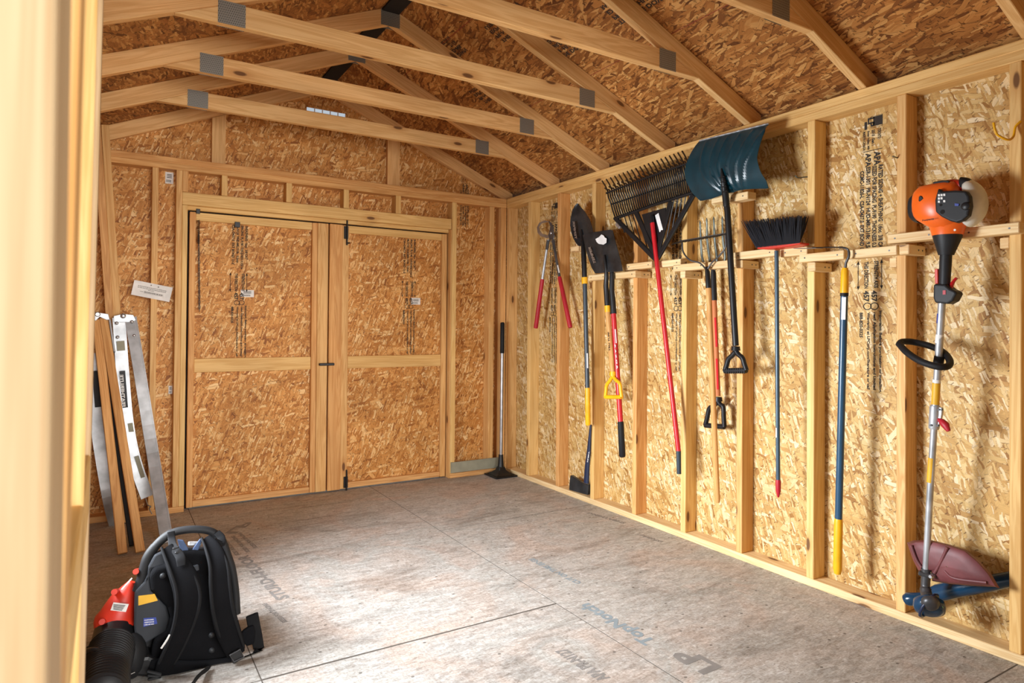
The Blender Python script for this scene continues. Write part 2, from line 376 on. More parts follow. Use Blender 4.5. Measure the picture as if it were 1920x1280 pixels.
    def grid(s, P, th):
        """P[i][j] surface points, thickened by vector th"""
        th = V(th); r = len(P); c = len(P[0]); b = len(s.v)
        for row in P: s.v += [V(p) for p in row]
        for row in P: s.v += [V(p)+th for p in row]
        o = r*c; ix = lambda i, j: b+i*c+j
        uvf = lambda i, j: (j*.02, i*.02)
        for i in range(r-1):
            for j in range(c-1):
                s.face([ix(i, j), ix(i, j+1), ix(i+1, j+1), ix(i+1, j)], [uvf(i, j)]*4)
                s.face([o+ix(i, j), o+ix(i+1, j), o+ix(i+1, j+1), o+ix(i, j+1)], [uvf(i, j)]*4)
        for i in range(r-1):
            s.face([ix(i, 0), ix(i+1, 0), o+ix(i+1, 0), o+ix(i, 0)], [(0, 0)]*4)
            s.face([ix(i+1, c-1), ix(i, c-1), o+ix(i, c-1), o+ix(i+1, c-1)], [(0, 0)]*4)
        for j in range(c-1):
            s.face([ix(0, j+1), ix(0, j), o+ix(0, j), o+ix(0, j+1)], [(0, 0)]*4)
            s.face([ix(r-1, j), ix(r-1, j+1), o+ix(r-1, j+1), o+ix(r-1, j)], [(0, 0)]*4)
        return s
    def ball(s, c, rx, ry=None, rz=None, n=14, m=9, rot=None):
        ry = ry or rx; rz = rz or rx; c = V(c); b = len(s.v)
        for i in range(m+1):
            th = math.pi*i/m
            for j in range(n):
                a = 2*math.pi*j/n
                p = V((rx*math.sin(th)*math.cos(a), ry*math.sin(th)*math.sin(a), rz*math.cos(th)))
                if rot: p = rot@p
                s.v.append(c+p)
        for i in range(m):
            for j in range(n):
                k = (j+1) % n; s.face([b+i*n+j, b+(i+1)*n+j, b+(i+1)*n+k, b+i*n+k], [(0, 0)]*4)
        return s
    def build(s, name, mat, parent=None, bevel=0.0, smooth=None, seg=1, sub=0):
        me = bpy.data.meshes.new(name)
        me.from_pydata([tuple(p) for p in s.v], [], s.f)
        ul = me.uv_layers.new(name='UVMap')
        for i, uv in enumerate(s.uv): ul.data[i].uv = uv
        mats = mat if isinstance(mat, (list, tuple)) else [mat]
        for m in mats: me.materials.append(m)
        for i, p in enumerate(me.polygons): p.material_index = s.mi[i]
        me.validate(); me.update()
        o = bpy.data.objects.new(name, me); COL.objects.link(o)
        if smooth:
            for p in me.polygons: p.use_smooth = True
            try: me.set_sharp_from_angle(angle=math.radians(smooth))
            except Exception: pass
        if bevel:
            bv = o.modifiers.new('bevel', 'BEVEL'); bv.width = bevel; bv.segments = seg; bv.limit_method = 'ANGLE'; bv.angle_limit = math.radians(40)
        if sub:
            sb = o.modifiers.new('sub', 'SUBSURF'); sb.levels = sub; sb.render_levels = sub
        if parent is not None:
            o.parent = parent; o.matrix_parent_inverse = parent.matrix_world.inverted() if parent.type != 'EMPTY' else Matrix.Translation(-V(parent.location))
        return o
def thing(name, label, cat, loc=(0, 0, 0), group=None, kind=None):
    o = bpy.data.objects.new(name, None); COL.objects.link(o); o.location = loc; o.empty_display_size = 0.05
    if kind: o['kind'] = kind
    if label: o['label'] = label
    if cat: o['category'] = cat
    if group: o['group'] = group
    return o
def tag(o, label, cat, group=None, kind=None):
    if label: o['label'] = label
    if cat: o['category'] = cat
    if group: o['group'] = group
    if kind: o['kind'] = kind
    return o
_tc = {}
def glyphs(txt, bold=False):
    if txt not in _tc:
        c = bpy.data.curves.new('t', 'FONT'); c.body = txt; c.size = 1; c.resolution_u = 2; c.offset = 0.04
        o = bpy.data.objects.new('t', c); COL.objects.link(o)
        dg = bpy.context.evaluated_depsgraph_get(); me = o.evaluated_get(dg).to_mesh()
        vs = [V((p.co.x, p.co.y)) for p in me.vertices]; fs = [tuple(p.vertices) for p in me.polygons]
        o.evaluated_get(dg).to_mesh_clear(); bpy.data.objects.remove(o); bpy.data.curves.remove(c)
        if vs:
            x0 = min(p.x for p in vs); x1 = max(p.x for p in vs); y0 = min(p.y for p in vs); y1 = max(p.y for p in vs)
            vs = [((p.x-x0)/(x1-x0), (p.y-y0)/(y1-y0)) for p in vs]
        _tc[txt] = (vs, fs)
    return _tc[txt]
def text(mb, txt, o, xd, yd):
    """lettering filling the rectangle o, o+xd, o+yd"""
    vs, fs = glyphs(txt); o = V(o); xd = V(xd); yd = V(yd); b = len(mb.v)
    mb.v += [o+xd*x+yd*y for x, y in vs]
    for f in fs: mb.face([b+i for i in f], [(0, 0)]*len(f))
def flat(mb, o, xd, yd):
    o = V(o); xd = V(xd); yd = V(yd); b = len(mb.v); mb.v += [o, o+xd, o+xd+yd, o+yd]; mb.face([b, b+1, b+2, b+3], [(0, 0), (1, 0), (1, 1), (0, 1)])
def spline(pts, n=8):
    pts = [V(p) for p in pts]; out = []
    P = [pts[0]*2-pts[1]]+pts+[pts[-1]*2-pts[-2]]
    for i in range(1, len(P)-2):
        for k in range(n):
            t = k/n; a, b, c, d = P[i-1], P[i], P[i+1], P[i+2]
            out.append(0.5*((2*b)+(c-a)*t+(2*a-5*b+4*c-d)*t*t+(3*b-a-3*c+d)*t**3))
    out.append(pts[-1]); return out
STUD = 0.038; DEP = 0.089; BV = 0.0025

# ================================================================== SETTING
# ---- floor: panels with narrow joints
fb = MB()
xs = [XL-DEP, 0.455, 1.672, Xr+DEP]
rows = {0: [-0.0+0.36, 1.1, 3.54, Yb+DEP], 1: [0.36, 1.13, 2.345, Yb+DEP], 2: [0.36, 1.08, 3.525, Yb+DEP]}
rows[1] = [0.36, 2.345, Yb+DEP]; rows[2] = [0.36, 1.08, 3.525, Yb+DEP]; rows[0] = [0.36, 2.345, Yb+DEP]
for i in range(3):
    rr = rows[i]
    for j in range(len(rr)-1):
        fb.box(xs[i]+.0022, xs[i+1]-.0022, rr[j]+.003, rr[j+1]-.003, -0.018, 0.0, 'y')
floor = fb.build('floor', M_floor); tag(floor, 'worn grey brown strand board floor panels with dark joints', None, kind='structure')
MB().box(XL-DEP, Xr+DEP, 0.36, Yb+DEP, -0.06, -0.0185, 'y').build('floor_joists', M_gap, floor)
jb = MB()
M_joint = plain('joint_dirt', (0.10, 0.085, 0.07), 0.95)
for x in xs[1:3]: jb.box(x-.0022, x+.0022, .36, Yb+DEP, -.0178, -.0006, 'y')
for i in range(3):
    for y_ in rows[i][1:-1]: jb.box(xs[i]+.0022, xs[i+1]-.0022, y_-(.0045 if i == 1 else .003), y_+(.0045 if i == 1 else .003), -.0178, -.0004 if i != 1 else .0003, 'x')
jb.build('joint_filler', M_joint, floor)
# faded print on the floor
fp = MB(); zf = 0.0006
def floortext(mb, t, a, b, h, flip=1):
    A = onZ(*a); B = onZ(*b); A.z = B.z = zf; d = B-A; n = V((-d.y, d.x, 0)).normalized()*h*flip; text(mb, t, A, d, n)
floortext(fp, 'APA PR-N127', (1146, 1270), (1060, 1214), 0.052)
fp.build('printed_text', M_inkf, floor)
fp = MB()
floortext(fp, 'SHEATHING', (1175, 980), (1105, 960), 0.03)
floortext(fp, 'EXPOSURE 1', (1245, 1015), (1200, 1000), 0.03)
floortext(fp, 'LP', (1355, 1250), (1290, 1215), 0.10)
floortext(fp, 'LP', (420, 1000), (455, 978), 0.07, -1)
for i, (a, b) in enumerate([((425, 1010), (450, 1040)), ((440, 1004), (470, 1034)), ((452, 998), (484, 1026)), ((500, 1130), (540, 1165))]):
    floortext(fp, 'SIZED FOR SPACING', b, a, 0.022)
floortext(fp, 'STURD-I-FLOOR', (545, 1120), (465, 1040), 0.06)
fp.build('printed_text', M_inkf, floor)
fp = MB()
floortext(fp, 'TopNotch', (1240, 1200), (1110, 1128), 0.085)
floortext(fp, 'CUT ON THIS EDGE', (1092, 1092), (1000, 1046), 0.035)
fp.build('printed_text', M_inkb, floor)

# ---- stamp printed on the wall panels
def stamp(o, ez, ey, out, sc=1.0, top=True, bottom=True):
    """reads downwards; o = top left corner, ez = down, ey = to the right as seen"""
    mb = MB(); o = V(o)+V(out)*0.0008; dn = V(ez)*sc; rt = V(ey)*sc
    def L(t, col, z0, z1, h):   # column position = lower edge of lettering
        text(mb, t, o+rt*col+dn*z0, dn*(z1-z0), rt*h)
    if top:
        flat(mb, o+rt*.075+dn*.003, dn*.042, rt*.04)
        for k in (0, .052): 
            flat(mb, o+rt*(.063+k)+dn*0.0, dn*.05, rt*.0015)
        flat(mb, o+rt*.063, dn*.0015, rt*.053); flat(mb, o+rt*.063+dn*.05, dn*.0015, rt*.053)
        flat(mb, o+rt*.035+dn*.018, dn*.035, rt*.012)
        L('LP', .05, .004, .046, .03)
        L('TORONTO', .094, .06, .105, .016); L('2510  Gen.1', .068, .06, .13, .014); L('Swan Valley, MB', .046, .06, .145, .012); L('MADE IN CANADA', .028, .06, .145, .012)
        flat(mb, o+rt*.03+dn*.150, dn*.003, rt*.085)
        L('APA', .078, .16, .222, .03); L('APA', .040, .16, .222, .025)
        L('RATED SIDING + SHEATHING  16oc  3/8 CAT', .098, .222, .60, .021)
        L('SIZED FOR SPACING  PL-9190  THICKNESS 0.354 in', .070, .222, .62, .021)
        L('ESR-1301  PR-N124  HUD-MR-1318c  9.5mm', .042, .222, .615, .021)
        L('CCMC-11826-L  CSA-O437.0  EXT BOND O-2', .014, .235, .61, .021)
    if bottom:
        for cx in (.006, .112):
            flat(mb, o+rt*cx+dn*.64, dn*.13, rt*.003)
            for z, sgn in ((.64, 1), (.77, -1)):
                b = len(mb.v); q = o+rt*(cx+.0015)+dn*z
                mb.v += [q, q+dn*.016*sgn+rt*.007, q+dn*.016*sgn-rt*.007]; mb.face([b, b+1, b+2], [(0, 0)]*3)
        L('STRENGTH AXIS', .080, .645, .765, .02); L('THIS DIRECTION', .035, .645, .765, .02)
        L('457', .068, .775, .825, .026); L('457', .032, .775, .825, .026)
        for cc in (.082, .05):
            for a in range(20):
                a0, a1 = a/20*6.283, (a+1)/20*6.283
                q = o+rt*cc+dn*.845; b = len(mb.v)
                mb.v += [q+rt*.019*math.cos(a0)+dn*.017*math.sin(a0), q+rt*.019*math.cos(a1)+dn*.017*math.sin(a1), q+rt*.015*math.cos(a1)+dn*.013*math.sin(a1), q+rt*.015*math.cos(a0)+dn*.013*math.sin(a0)]
                mb.face([b, b+1, b+2, b+3], [(0, 0)]*4)
        L('Important: Before purchasing or installing,', .100, .865, 1.225, .016)
        L('read Application Instructions and Limited', .074, .872, 1.215, .016)
        L('Warranty at LPCorp.com/literature or call', .046, .872, 1.215, .016)
        L('888-820-0325', .014, .872, .985, .016)
    return mb

# ---- right wall
def eaves_z(x): return H+SL*(Xr-x) if x > RX else H+SL*(x-XL)
YF = 0.47
wr = MB().box(Xr+DEP, Xr+DEP+.011, 0.36, Yb+DEP, -.02, H+.02, 'z').build('wall_right', M_osbR)
tag(wr, 'right side wall of straw coloured strand board with exposed pine studs', None, kind='structure')
WOODS = [M_pine, M_pineY, M_pine, M_pine, M_pineY]
for i, u in enumerate([1892, 1680.5, 1512.5, 1381, 1277, 1186, 1108, 1043, 988]):
    y1 = onX(u, 700).y
    MB().box(Xr, Xr+DEP, y1-STUD, y1, STUD, H-2*STUD, 'z').build('stud', [M_pineY, M_pine, M_pineY, M_pine][i % 4], wr, bevel=BV)
for y1 in (0.72, YF+.05): MB().box(Xr, Xr+DEP, y1-STUD, y1, STUD, H-2*STUD, 'z').build('stud', M_pine, wr, bevel=BV)
MB().box(Xr+.002, Xr+DEP, Yb-STUD, Yb-.0005, STUD, H-2*STUD, 'z').build('stud', M_pine, wr, bevel=BV)
MB().box(Xr, Xr+DEP, YF, Yb, 0.0005, STUD-.0005, 'y').build('bottom_plate', M_pineW, wr, bevel=BV)
MB().box(Xr, Xr+DEP, YF, Yb, H-2*STUD+.0004, H-STUD-.0004, 'y').build('top_plate', M_pineY, wr, bevel=BV)
MB().box(Xr, Xr+DEP, YF, Yb, H-STUD, H, 'y').build('top_plate', M_pineY, wr, bevel=BV)
XS = Xr+DEP
o = onX(1607, 226, XS); stamp(o, (0, 0, -1), (0, -1, 0), (-1, 0, 0)).build('printed_stamp', M_ink, wr)
o = onX(1258, 285, XS); stamp((XS, o.y, onX(1607, 226, XS).z+.012), (0, 0, -1), (0, -1, 0), (-1, 0, 0)).build('printed_stamp', M_ink, wr)
o = onX(1030, 385, XS); stamp((XS, o.y, onX(1607, 226, XS).z-.005), (0, 0, -1), (0, -1, 0), (-1, 0, 0)).build('printed_stamp', M_ink, wr)

# ---- back wall
bw = MB()
DX0, DX1, DZ1 = 0.425, 2.292, 1.958
Ys = Yb+DEP
def panel(mb, x0, x1, z0, z1): mb.box(x0, x1, Ys, Ys+.011, z0, z1, 'z')
panel(bw, XL-DEP, DX0, -.02, H); panel(bw, DX1, Xr+DEP, -.02, H); panel(bw, DX0, DX1, DZ1+.02, H)
# gable part with an open vent slot
vx0, vx1 = onY(575, 210, Ys).x, onY(648, 215, Ys).x; vz0, vz1 = onY(610, 216.5, Ys).z, onY(610, 206, Ys).z
def gtop(x): return (eaves_z(x) if XL <= x <= Xr else H)+.10
bw.prism([(XL-DEP, Ys, H), (vx0, Ys, H), (vx0, Ys, gtop(vx0)), (XL-DEP, Ys, H+.06)], (0, .011, 0), (0, 0, 1), (1, 0, 0))
bw.prism([(vx1, Ys, H), (Xr+DEP, Ys, H), (Xr+DEP, Ys, H+.06), (vx1, Ys, gtop(vx1))], (0, .011, 0), (0, 0, 1), (1, 0, 0))
bw.prism([(vx0, Ys, H), (vx1, Ys, H), (vx1, Ys, vz0), (vx0, Ys, vz0)], (0, .011, 0), (0, 0, 1), (1, 0, 0))
bw.prism([(vx0, Ys, vz1), (vx1, Ys, vz1), (vx1, Ys, gtop(vx1)), (RX, Ys, gtop(RX)), (vx0, Ys, gtop(vx0))], (0, .011, 0), (0, 0, 1), (1, 0, 0))
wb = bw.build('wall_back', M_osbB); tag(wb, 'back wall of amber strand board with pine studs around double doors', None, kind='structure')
vt = MB()
for k in range(1, 5):
    x = vx0+(vx1-vx0)*k/5; vt.box(x-.003, x+.003, Ys-.001, Ys+.006, vz0, vz1)
vt.build('vent_slat', M_white, wb)
def bstud(x0, x1, z0, z1, m=M_pine, yo=0.0, d=DEP): return MB().box(x0, x1, Yb+yo, Yb+yo+d-.0005, z0, z1, 'z').build('stud', m, wb, bevel=BV)
X = lambda u: onY(u, 600, Yb).x
zt = H-2*STUD
bstud(XL, XL+STUD, STUD, zt)
bstud(X(282), X(294), STUD, zt)
bstud(X(327.5), X(339), STUD, zt)
bstud(X(339.2), DX0-.0015, STUD, 1.958, M_pineY)
bstud(X(339.2), X(350), 2.042, zt)
bstud(DX1+.0005, X(846), 0.0005, 1.958, M_pine)
bstud(X(846.3), X(855), STUD, zt, M_pineY)
bstud(X(917), X(926), STUD, zt)
bstud(X(938), Xr+.0, STUD, zt)
for a, b in ((412.5, 423.6), (534, 545), (642, 652), (740, 750)): bstud(X(a), X(b), 2.042, zt, M_pineY)
MB().box(X(339), X(845), Yb-.001, Yb+STUD, 1.960, 2.040, 'x').build('header', M_pineY, wb, bevel=BV)
MB().box(DX0, DX1, Yb+.042, Yb+STUD+.044, 1.935, 2.03, 'x').build('header', M_pineY, wb, bevel=BV)
MB().box(XL, DX0-.0015, Yb, Ys-.0005, 0.0005, STUD-.0005, 'x').build('bottom_plate', M_pine, wb, bevel=BV)
MB().box(X(846.3), Xr, Yb, Ys-.0005, 0.0005, STUD-.0005, 'x').build('bottom_plate', M_old, wb, bevel=BV)
MB().box(XL, Xr, Yb, Ys, zt+.0004, H-STUD-.0004, 'x').build('top_plate', M_pine, wb, bevel=BV)
MB().box(XL, Xr, Yb, Ys, H-STUD, H, 'x').build('top_plate', M_pine, wb, bevel=BV)
for a, b in ((397, 423), (727, 750)):
    xa, xb = onY(a, 290, Yb+.05).x, onY(b, 290, Yb+.05).x
    MB().prism([(xa, Yb+.05, H+.0005), (xb, Yb+.05, H+.0005), (xb, Yb+.05, eaves_z(xb)-.001), (xa, Yb+.05, eaves_z(xa)-.001)], (0, .0375, 0), (0, 0, 1), (1, 0, 0)).build('gable_stud', M_roofpine, wb, bevel=BV)
o = onY(861, 332, Ys); s0 = stamp((o.x, Ys, H+.22), (0, 0, -1), (1, 0, 0), (0, -1, 0), .75, top=True, bottom=False)
s0.build('printed_stamp', M_ink, wb)
def sticker(u0, v0, u1, v1, y, parent, tilt=0.0):
    a = onY(u0, v0, y-.001); b = onY(u1, v1, y-.001)
    m = MB(); m.box(a.x, b.x, y-.0012, y-.0006, b.z, a.z); st = m.build('barcode_sticker', M_white, parent); k = MB()
    w, h = b.x-a.x, a.z-b.z
    for i in range(9): flat(k, (a.x+w*(.12+.07*i), y-.0016, b.z+h*.12), (w*.035, 0, 0), (0, 0, h*.22))
    for i in range(3): flat(k, (a.x+w*.2, y-.0016, b.z+h*(.5+.13*i)), (w*.6, 0, 0), (0, 0, h*.06))
    k.build('printed_bars', M_ink, st); return st
sticker(310, 322, 325, 345, Ys, wb); sticker(316, 723, 323, 738, Ys-.002, wb)

# ---- doors in the back wall
YD = Yb+.05
def D(u): return onY(u, 600, YD).x
def door(name, label, x0, x1, inner, pieces, stamp_u):
    zb, ztp = 0.010, 1.925
    d = MB().box(x0, x1, Ys-.006, Ys+.006, zb, ztp, 'z').build(name, M_osbB); tag(d, label, None, kind='structure')
    for (a, b, yo) in pieces: MB().box(a, b, YD+yo, Ys-.0065, zb, ztp, 'z').build('stile', M_pine, d, bevel=BV)
    a, b = inner
    for z0, z1 in ((zb, .052), (.882, .972), (1.872, ztp)): MB().box(a+.0005, b-.0005, YD+.006, Ys-.0065, z0, z1, 'x').build('rail', M_pineY if z0 > .5 else M_old, d, bevel=BV)
    ox = onY(stamp_u, 500, Ys-.006).x
    stamp((ox, Ys-.0065, 1.872+.30), (0, 0, -1), (1, 0, 0), (0, -1, 0), .98, top=False).build('printed_stamp', M_ink, d)
    mb = MB()
    def L(t, col, z0, z1, h): text(mb, t, V((ox+col, Ys-.0073, 1.872-z0)), V((0, 0, -(z1-z0))), V((h, 0, 0)))
    L('SHEATHING  16oc  3/8 CAT', .098, .005, .235, .017); L('SPACING  PL-9190  THICKNESS 0.354 in', .070, .005, .30, .017)
    L('PR-N124  HUD-MR-1318c  9.5mm', .042, .005, .26, .017); L('CSA-O437.0  EXT BOND O-2', .014, .005, .27, .017)
    mb.build('printed_stamp', M_ink, d)
    return d
d1 = door('door_1', 'left leaf of the back double doors with chain at its hinge side', D(353.5), D(614), (D(365), D(584)), [(D(353.5), D(365), 0), (D(584), D(594), 0), (D(594.2), D(614), -.004)], 430)
d2 = door('door_2', 'right leaf of the back double doors with black bolts top and bottom', D(616), D(837), (D(653), D(828)), [(D(616), D(640), -.012), (D(640.2), D(653), 0), (D(828), D(837), 0)], 753)
sticker(451.5, 543, 476, 557, Ys-.006, d1); sticker(771, 558, 788, 571, Ys-.006, d2)
def bolt(parent, u, v0, v1, y):
    p = onY(u, v0, y); q = onY(u, v1, y)
    b = MB().box(p.x-.016, p.x+.016, y-.006, y, q.z, p.z).build('bolt_plate', M_blackm, parent, bevel=.002)
    MB().tube([(p.x+.004, y-.012, q.z-.045), (p.x+.004, y-.012, p.z+.05)], .006, 10).tube([(p.x+.004, y-.012, q.z-.03), (p.x+.022, y-.03, q.z-.03)], .005, 8).build('bolt_rod', M_blackm, b, smooth=40)
bolt(d2, 649, 424, 448, YD-.001); bolt(d2, 648, 893, 914, YD-.001)
a = onY(598, 683, YD-.02); b = onY(626, 683, YD-.02)
MB().box(a.x, b.x, YD-.038, YD-.020, a.z-.009, a.z+.009).build('latch_bar', M_blackm, d1, bevel=.003)
a = onY(444, 420, YD+.005); MB().box(a.x-.014, a.x+.02, YD-.004, YD+.0055, a.z-.022, a.z+.014).build('closer_block', M_blackm, d1, bevel=.002)
# chain with spring on the left leaf
ch = MB(); p = onY(372, 404, YD-.006); q = onY(374, 580, YD-.006)
n = 30
for i in range(n+1):
    t = i/n; c = p.lerp(q, .2+.8*t); ang = 0 if i % 2 else math.pi/2
    r1 = .0075; pts = []
    for k in range(10):
        a = k/10*6.283; pts.append(c+V((math.cos(a)*.005*math.cos(ang), -abs(0)+math.cos(a)*.005*math.sin(ang), math.sin(a)*.0165)))
    ch.tube(pts, .0016, 5, closed=True)
ch.build('chain', M_dsteel, d1, smooth=60)
sp = MB(); pts = []
for i in range(140):
    a = i*.9; pts.append(V((p.x+math.cos(a)*.008, YD-.012+math.sin(a)*.008, p.z-.03-i*.0011)))
sp.tube(pts, .0016, 5).build('spring', M_blackm, d1, smooth=60)
a = onY(371.5, 396, YD-.01); MB().box(a.x-.012, a.x+.012, Yb+.036, Yb+.0415, a.z-.016, a.z+.016).build('chain_bracket', M_blackm, wb, bevel=.002)

tb = MB()  # dark backing added outside to keep sky out of the door gaps
tb.box(DX0-.05, DX0+.03, Ys+.0115, Ys+.03, -.02, 2.03); tb.box(DX1-.03, DX1+.05, Ys+.0115, Ys+.03, -.02, 2.03); tb.box(DX0+.03, DX1-.03, Ys+.0115, Ys+.03, 1.90, 2.03)
tb.box(D(614)-.03, D(616)+.03, Ys+.0115, Ys+.03, .75, 1.90); tb.build('gap_backing', M_gap, wb)

# ---- left wall (with the added window) and front wall (with the doorway the picture is taken through)
wl = MB(); xo = XL-DEP
for (y0, y1, z0, z1) in ((.36, WY0, -.02, H), (WY1, Ys, -.02, H), (WY0, WY1, -.02, WZ0), (WY0, WY1, WZ1, H)): wl.box(xo-.011, xo, y0, y1, z0, z1, 'z')
wl = wl.build('wall_left', M_osbR); tag(wl, 'left side wall of strand board with an added small window', None, kind='structure')
y = YF+.02
for y0 in (.9, 1.3, 1.7, WY0-STUD, WY1, 3.55, 3.95, 4.35, Yb-STUD-.01): MB().box(xo+.0005, XL, y0, y0+STUD, STUD, zt, 'z').build('stud', M_pine, wl, bevel=BV)
MB().box(xo+.0005, XL, YF, Yb-.001, .0005, STUD-.0005, 'y').build('bottom_plate', M_pine, wl, bevel=BV)
MB().box(xo+.0005, XL, YF, Yb-.001, zt+.0005, H-STUD-.0005, 'y').build('top_plate', M_pine, wl, bevel=BV)
MB().box(xo+.0005, XL, YF, Yb-.001, H-STUD, H, 'y').build('top_plate', M_pine, wl, bevel=BV)
for z0 in (WZ0-STUD, WZ1): MB().box(xo+.0005, XL, WY0+.0005, WY1-.0005, z0, z0+STUD, 'y').build('added_window_sill', M_pineY, wl, bevel=BV)
wn = MB()
for (y0, y1, z0, z1) in ((WY0, WY0+.03, WZ0, WZ1), (WY1-.03, WY1, WZ0, WZ1), (WY0+.03, WY1-.03, WZ0, WZ0+.03), (WY0+.03, WY1-.03, WZ1-.03, WZ1)): wn.box(xo-.008, xo+.03, y0+.0006, y1-.0006, z0+.0006, z1-.0006)
tag(wn.build('added_window', M_white, bevel=.002), 'white frame of the small window added in the left wall', None, kind='structure')
XJ, XE = -0.0215, 1.80
wf = MB()
wf.box(xo-.011, XJ-.04, .36, .371, -.02, H, 'z'); wf.box(XE+.04, Xr+DEP+.011, .36, .371, -.02, H, 'z'); wf.box(XJ-.04, XE+.04, .36, .371, 2.02, H, 'z')
wf.prism([(XL-DEP, .36, H), (Xr+DEP, .36, H), (Xr+DEP, .36, H+.05), (RX, .36, gtop(RX)), (XL-DEP, .36, H+.05)], (0, .011, 0), (0, 0, 1), (1, 0, 0))
wf = wf.build('wall_front', M_osbR); tag(wf, 'front wall around the open doorway', None, kind='structure')
MB().box(XJ-.135, XJ, .345, .3595, -.02, 2.06, 'z').build('door_casing', M_post, wf, bevel=BV)
MB().box(XJ-.038, XJ, .3605, .478, .0, 2.02, 'z').build('door_jamb', M_post, wf, bevel=BV)
MB().box(XE, XE+.038, .3605, .478, .0, 2.02, 'z').build('door_jamb', M_pineY, wf, bevel=BV)
MB().box(XE, XE+.135, .345, .3595, -.02, 2.06, 'z').build('door_casing', M_pineW, wf, bevel=BV)
MB().box(XJ-.038, XE+.038, .3715, .46, 2.021, 2.16, 'x').build('header', M_pineY, wf, bevel=BV)
# open door leaf folded inwards along the left side
leaf = MB().box(-.012, 0, 0, .85, 0.012, 1.96, 'z').build('door_3', M_post); tag(leaf, 'open front door leaf seen edge on at the left border of the photo', None, kind='structure')
leaf.location = (-.052, .492, 0); leaf.rotation_euler = (0, math.radians(.62), 0)
def lp(nm, a, b, z0, z1, m, x0=.0005, x1=.019, ax='z'):
    o = MB().box(x0, x1, a, b, z0, z1, ax).build(nm, m, None, bevel=BV); o.parent = leaf; return o
lp('stile', .002, .088, .012, 1.96, M_pine); lp('stile', .762, .848, .012, 1.96, M_post)
lp('rail', .0885, .7615, .012, .10, M_pineY, ax='y'); lp('rail', .0885, .7615, 1.87, 1.96, M_pineY, ax='y'); lp('rail', .0885, .7615, .9, .99, M_pineY, ax='y')
lp('edge_strip', .42, .444, .101, 1.869, M_pineY); lp('hinge', -.006, .004, 1.6, 1.72, M_blackm, x1=.022); lp('hinge', -.006, .004, .25, .37, M_blackm, x1=.022)
# ---- roof
def roofz(x, off): return eaves_z(x)+.0965+off
ce = MB()
for x0, x1 in ((RX+.012, Xr+DEP+.15), (XL-DEP-.15, RX-.012)):
    f = lambda x: H+.0965+SL*((Xr-x) if x0 > RX else (x-XL))
    cuts = [0.30, 1.03+.019, 2.25+.019+.61, Yb+DEP+.05] if x0 > RX else [.30, 1.66, Yb+DEP+.05]
    for j in range(len(cuts)-1):
        P = [(x0, cuts[j]+.001, f(x0)+.0005), (x1, cuts[j]+.001, f(x1)+.0005), (x1, cuts[j]+.001, f(x1)+.0125), (x0, cuts[j]+.001, f(x0)+.0125)]
        m = MB(); ce.prism(P, (0, cuts[j+1]-cuts[j]-.002, 0), (0, 1, 0), (1, 0, -SL if x0 > RX else SL))
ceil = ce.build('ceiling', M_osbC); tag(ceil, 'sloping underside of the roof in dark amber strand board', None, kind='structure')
sh = MB()
for sgn in (1, -1):
    f = lambda x: H+.112+SL*((Xr-x) if sgn > 0 else (x-XL))
    xa, xb = (RX, Xr+DEP+.18) if sgn > 0 else (XL-DEP-.18, RX)
    sh.prism([(xa, .28, f(xa)), (xb, .28, f(xb)), (xb, .28, f(xb)+.012), (xa, .28, f(xa)+.012)], (0, Yb+.2-.28+.09, 0))
sh.build('shingles', M_shingle, ceil)
MB().box(RX-.05, RX+.05, .31, Ys-.02, roofz(RX, -.012)-.02, roofz(RX, -.012)-.003).build('ridge_strip', M_gap, ceil)
def rpt(x, y, off=-.0004): return V((x, y, H+.0965+SL*(Xr-x)+.0005+off))
cl = MB()
for x in (1.63, 2.24):
    a, b = rpt(x, .6), rpt(x, Yb); sd = V((1, 0, -SL)).normalized()*.0035; flat(cl, a, b-a, sd)
cl.build('chalk_line', M_redline, ceil)
st = MB(); sd = V((1, 0, -SL)).normalized()
for (x, y, sc) in ((1.70, 2.42, 1.0), (1.95, 2.42, 1), (1.70, 3.10, 1.0), (1.95, 3.0, 1), (1.55, 1.40, 1.0), (1.95, 3.75, 1), (1.62, 3.7, 1)):
    for k, t in enumerate(['RATED SHEATHING 24/16', 'EXPOSURE 1  7/16', 'PR-N124  HUD-MR', 'THIS SIDE DOWN']):
        text(st, t, rpt(x, y)+sd*(.038*k), V((0, -.33, 0)), sd*.026)
st.build('printed_stamp', M_ink, ceil)

# ground outside
g = MB().box(-14, 14, -14, 16, -.30, -.28).build('ground', M_ground); tag(g, 'ground outside the shed', None, kind='structure')

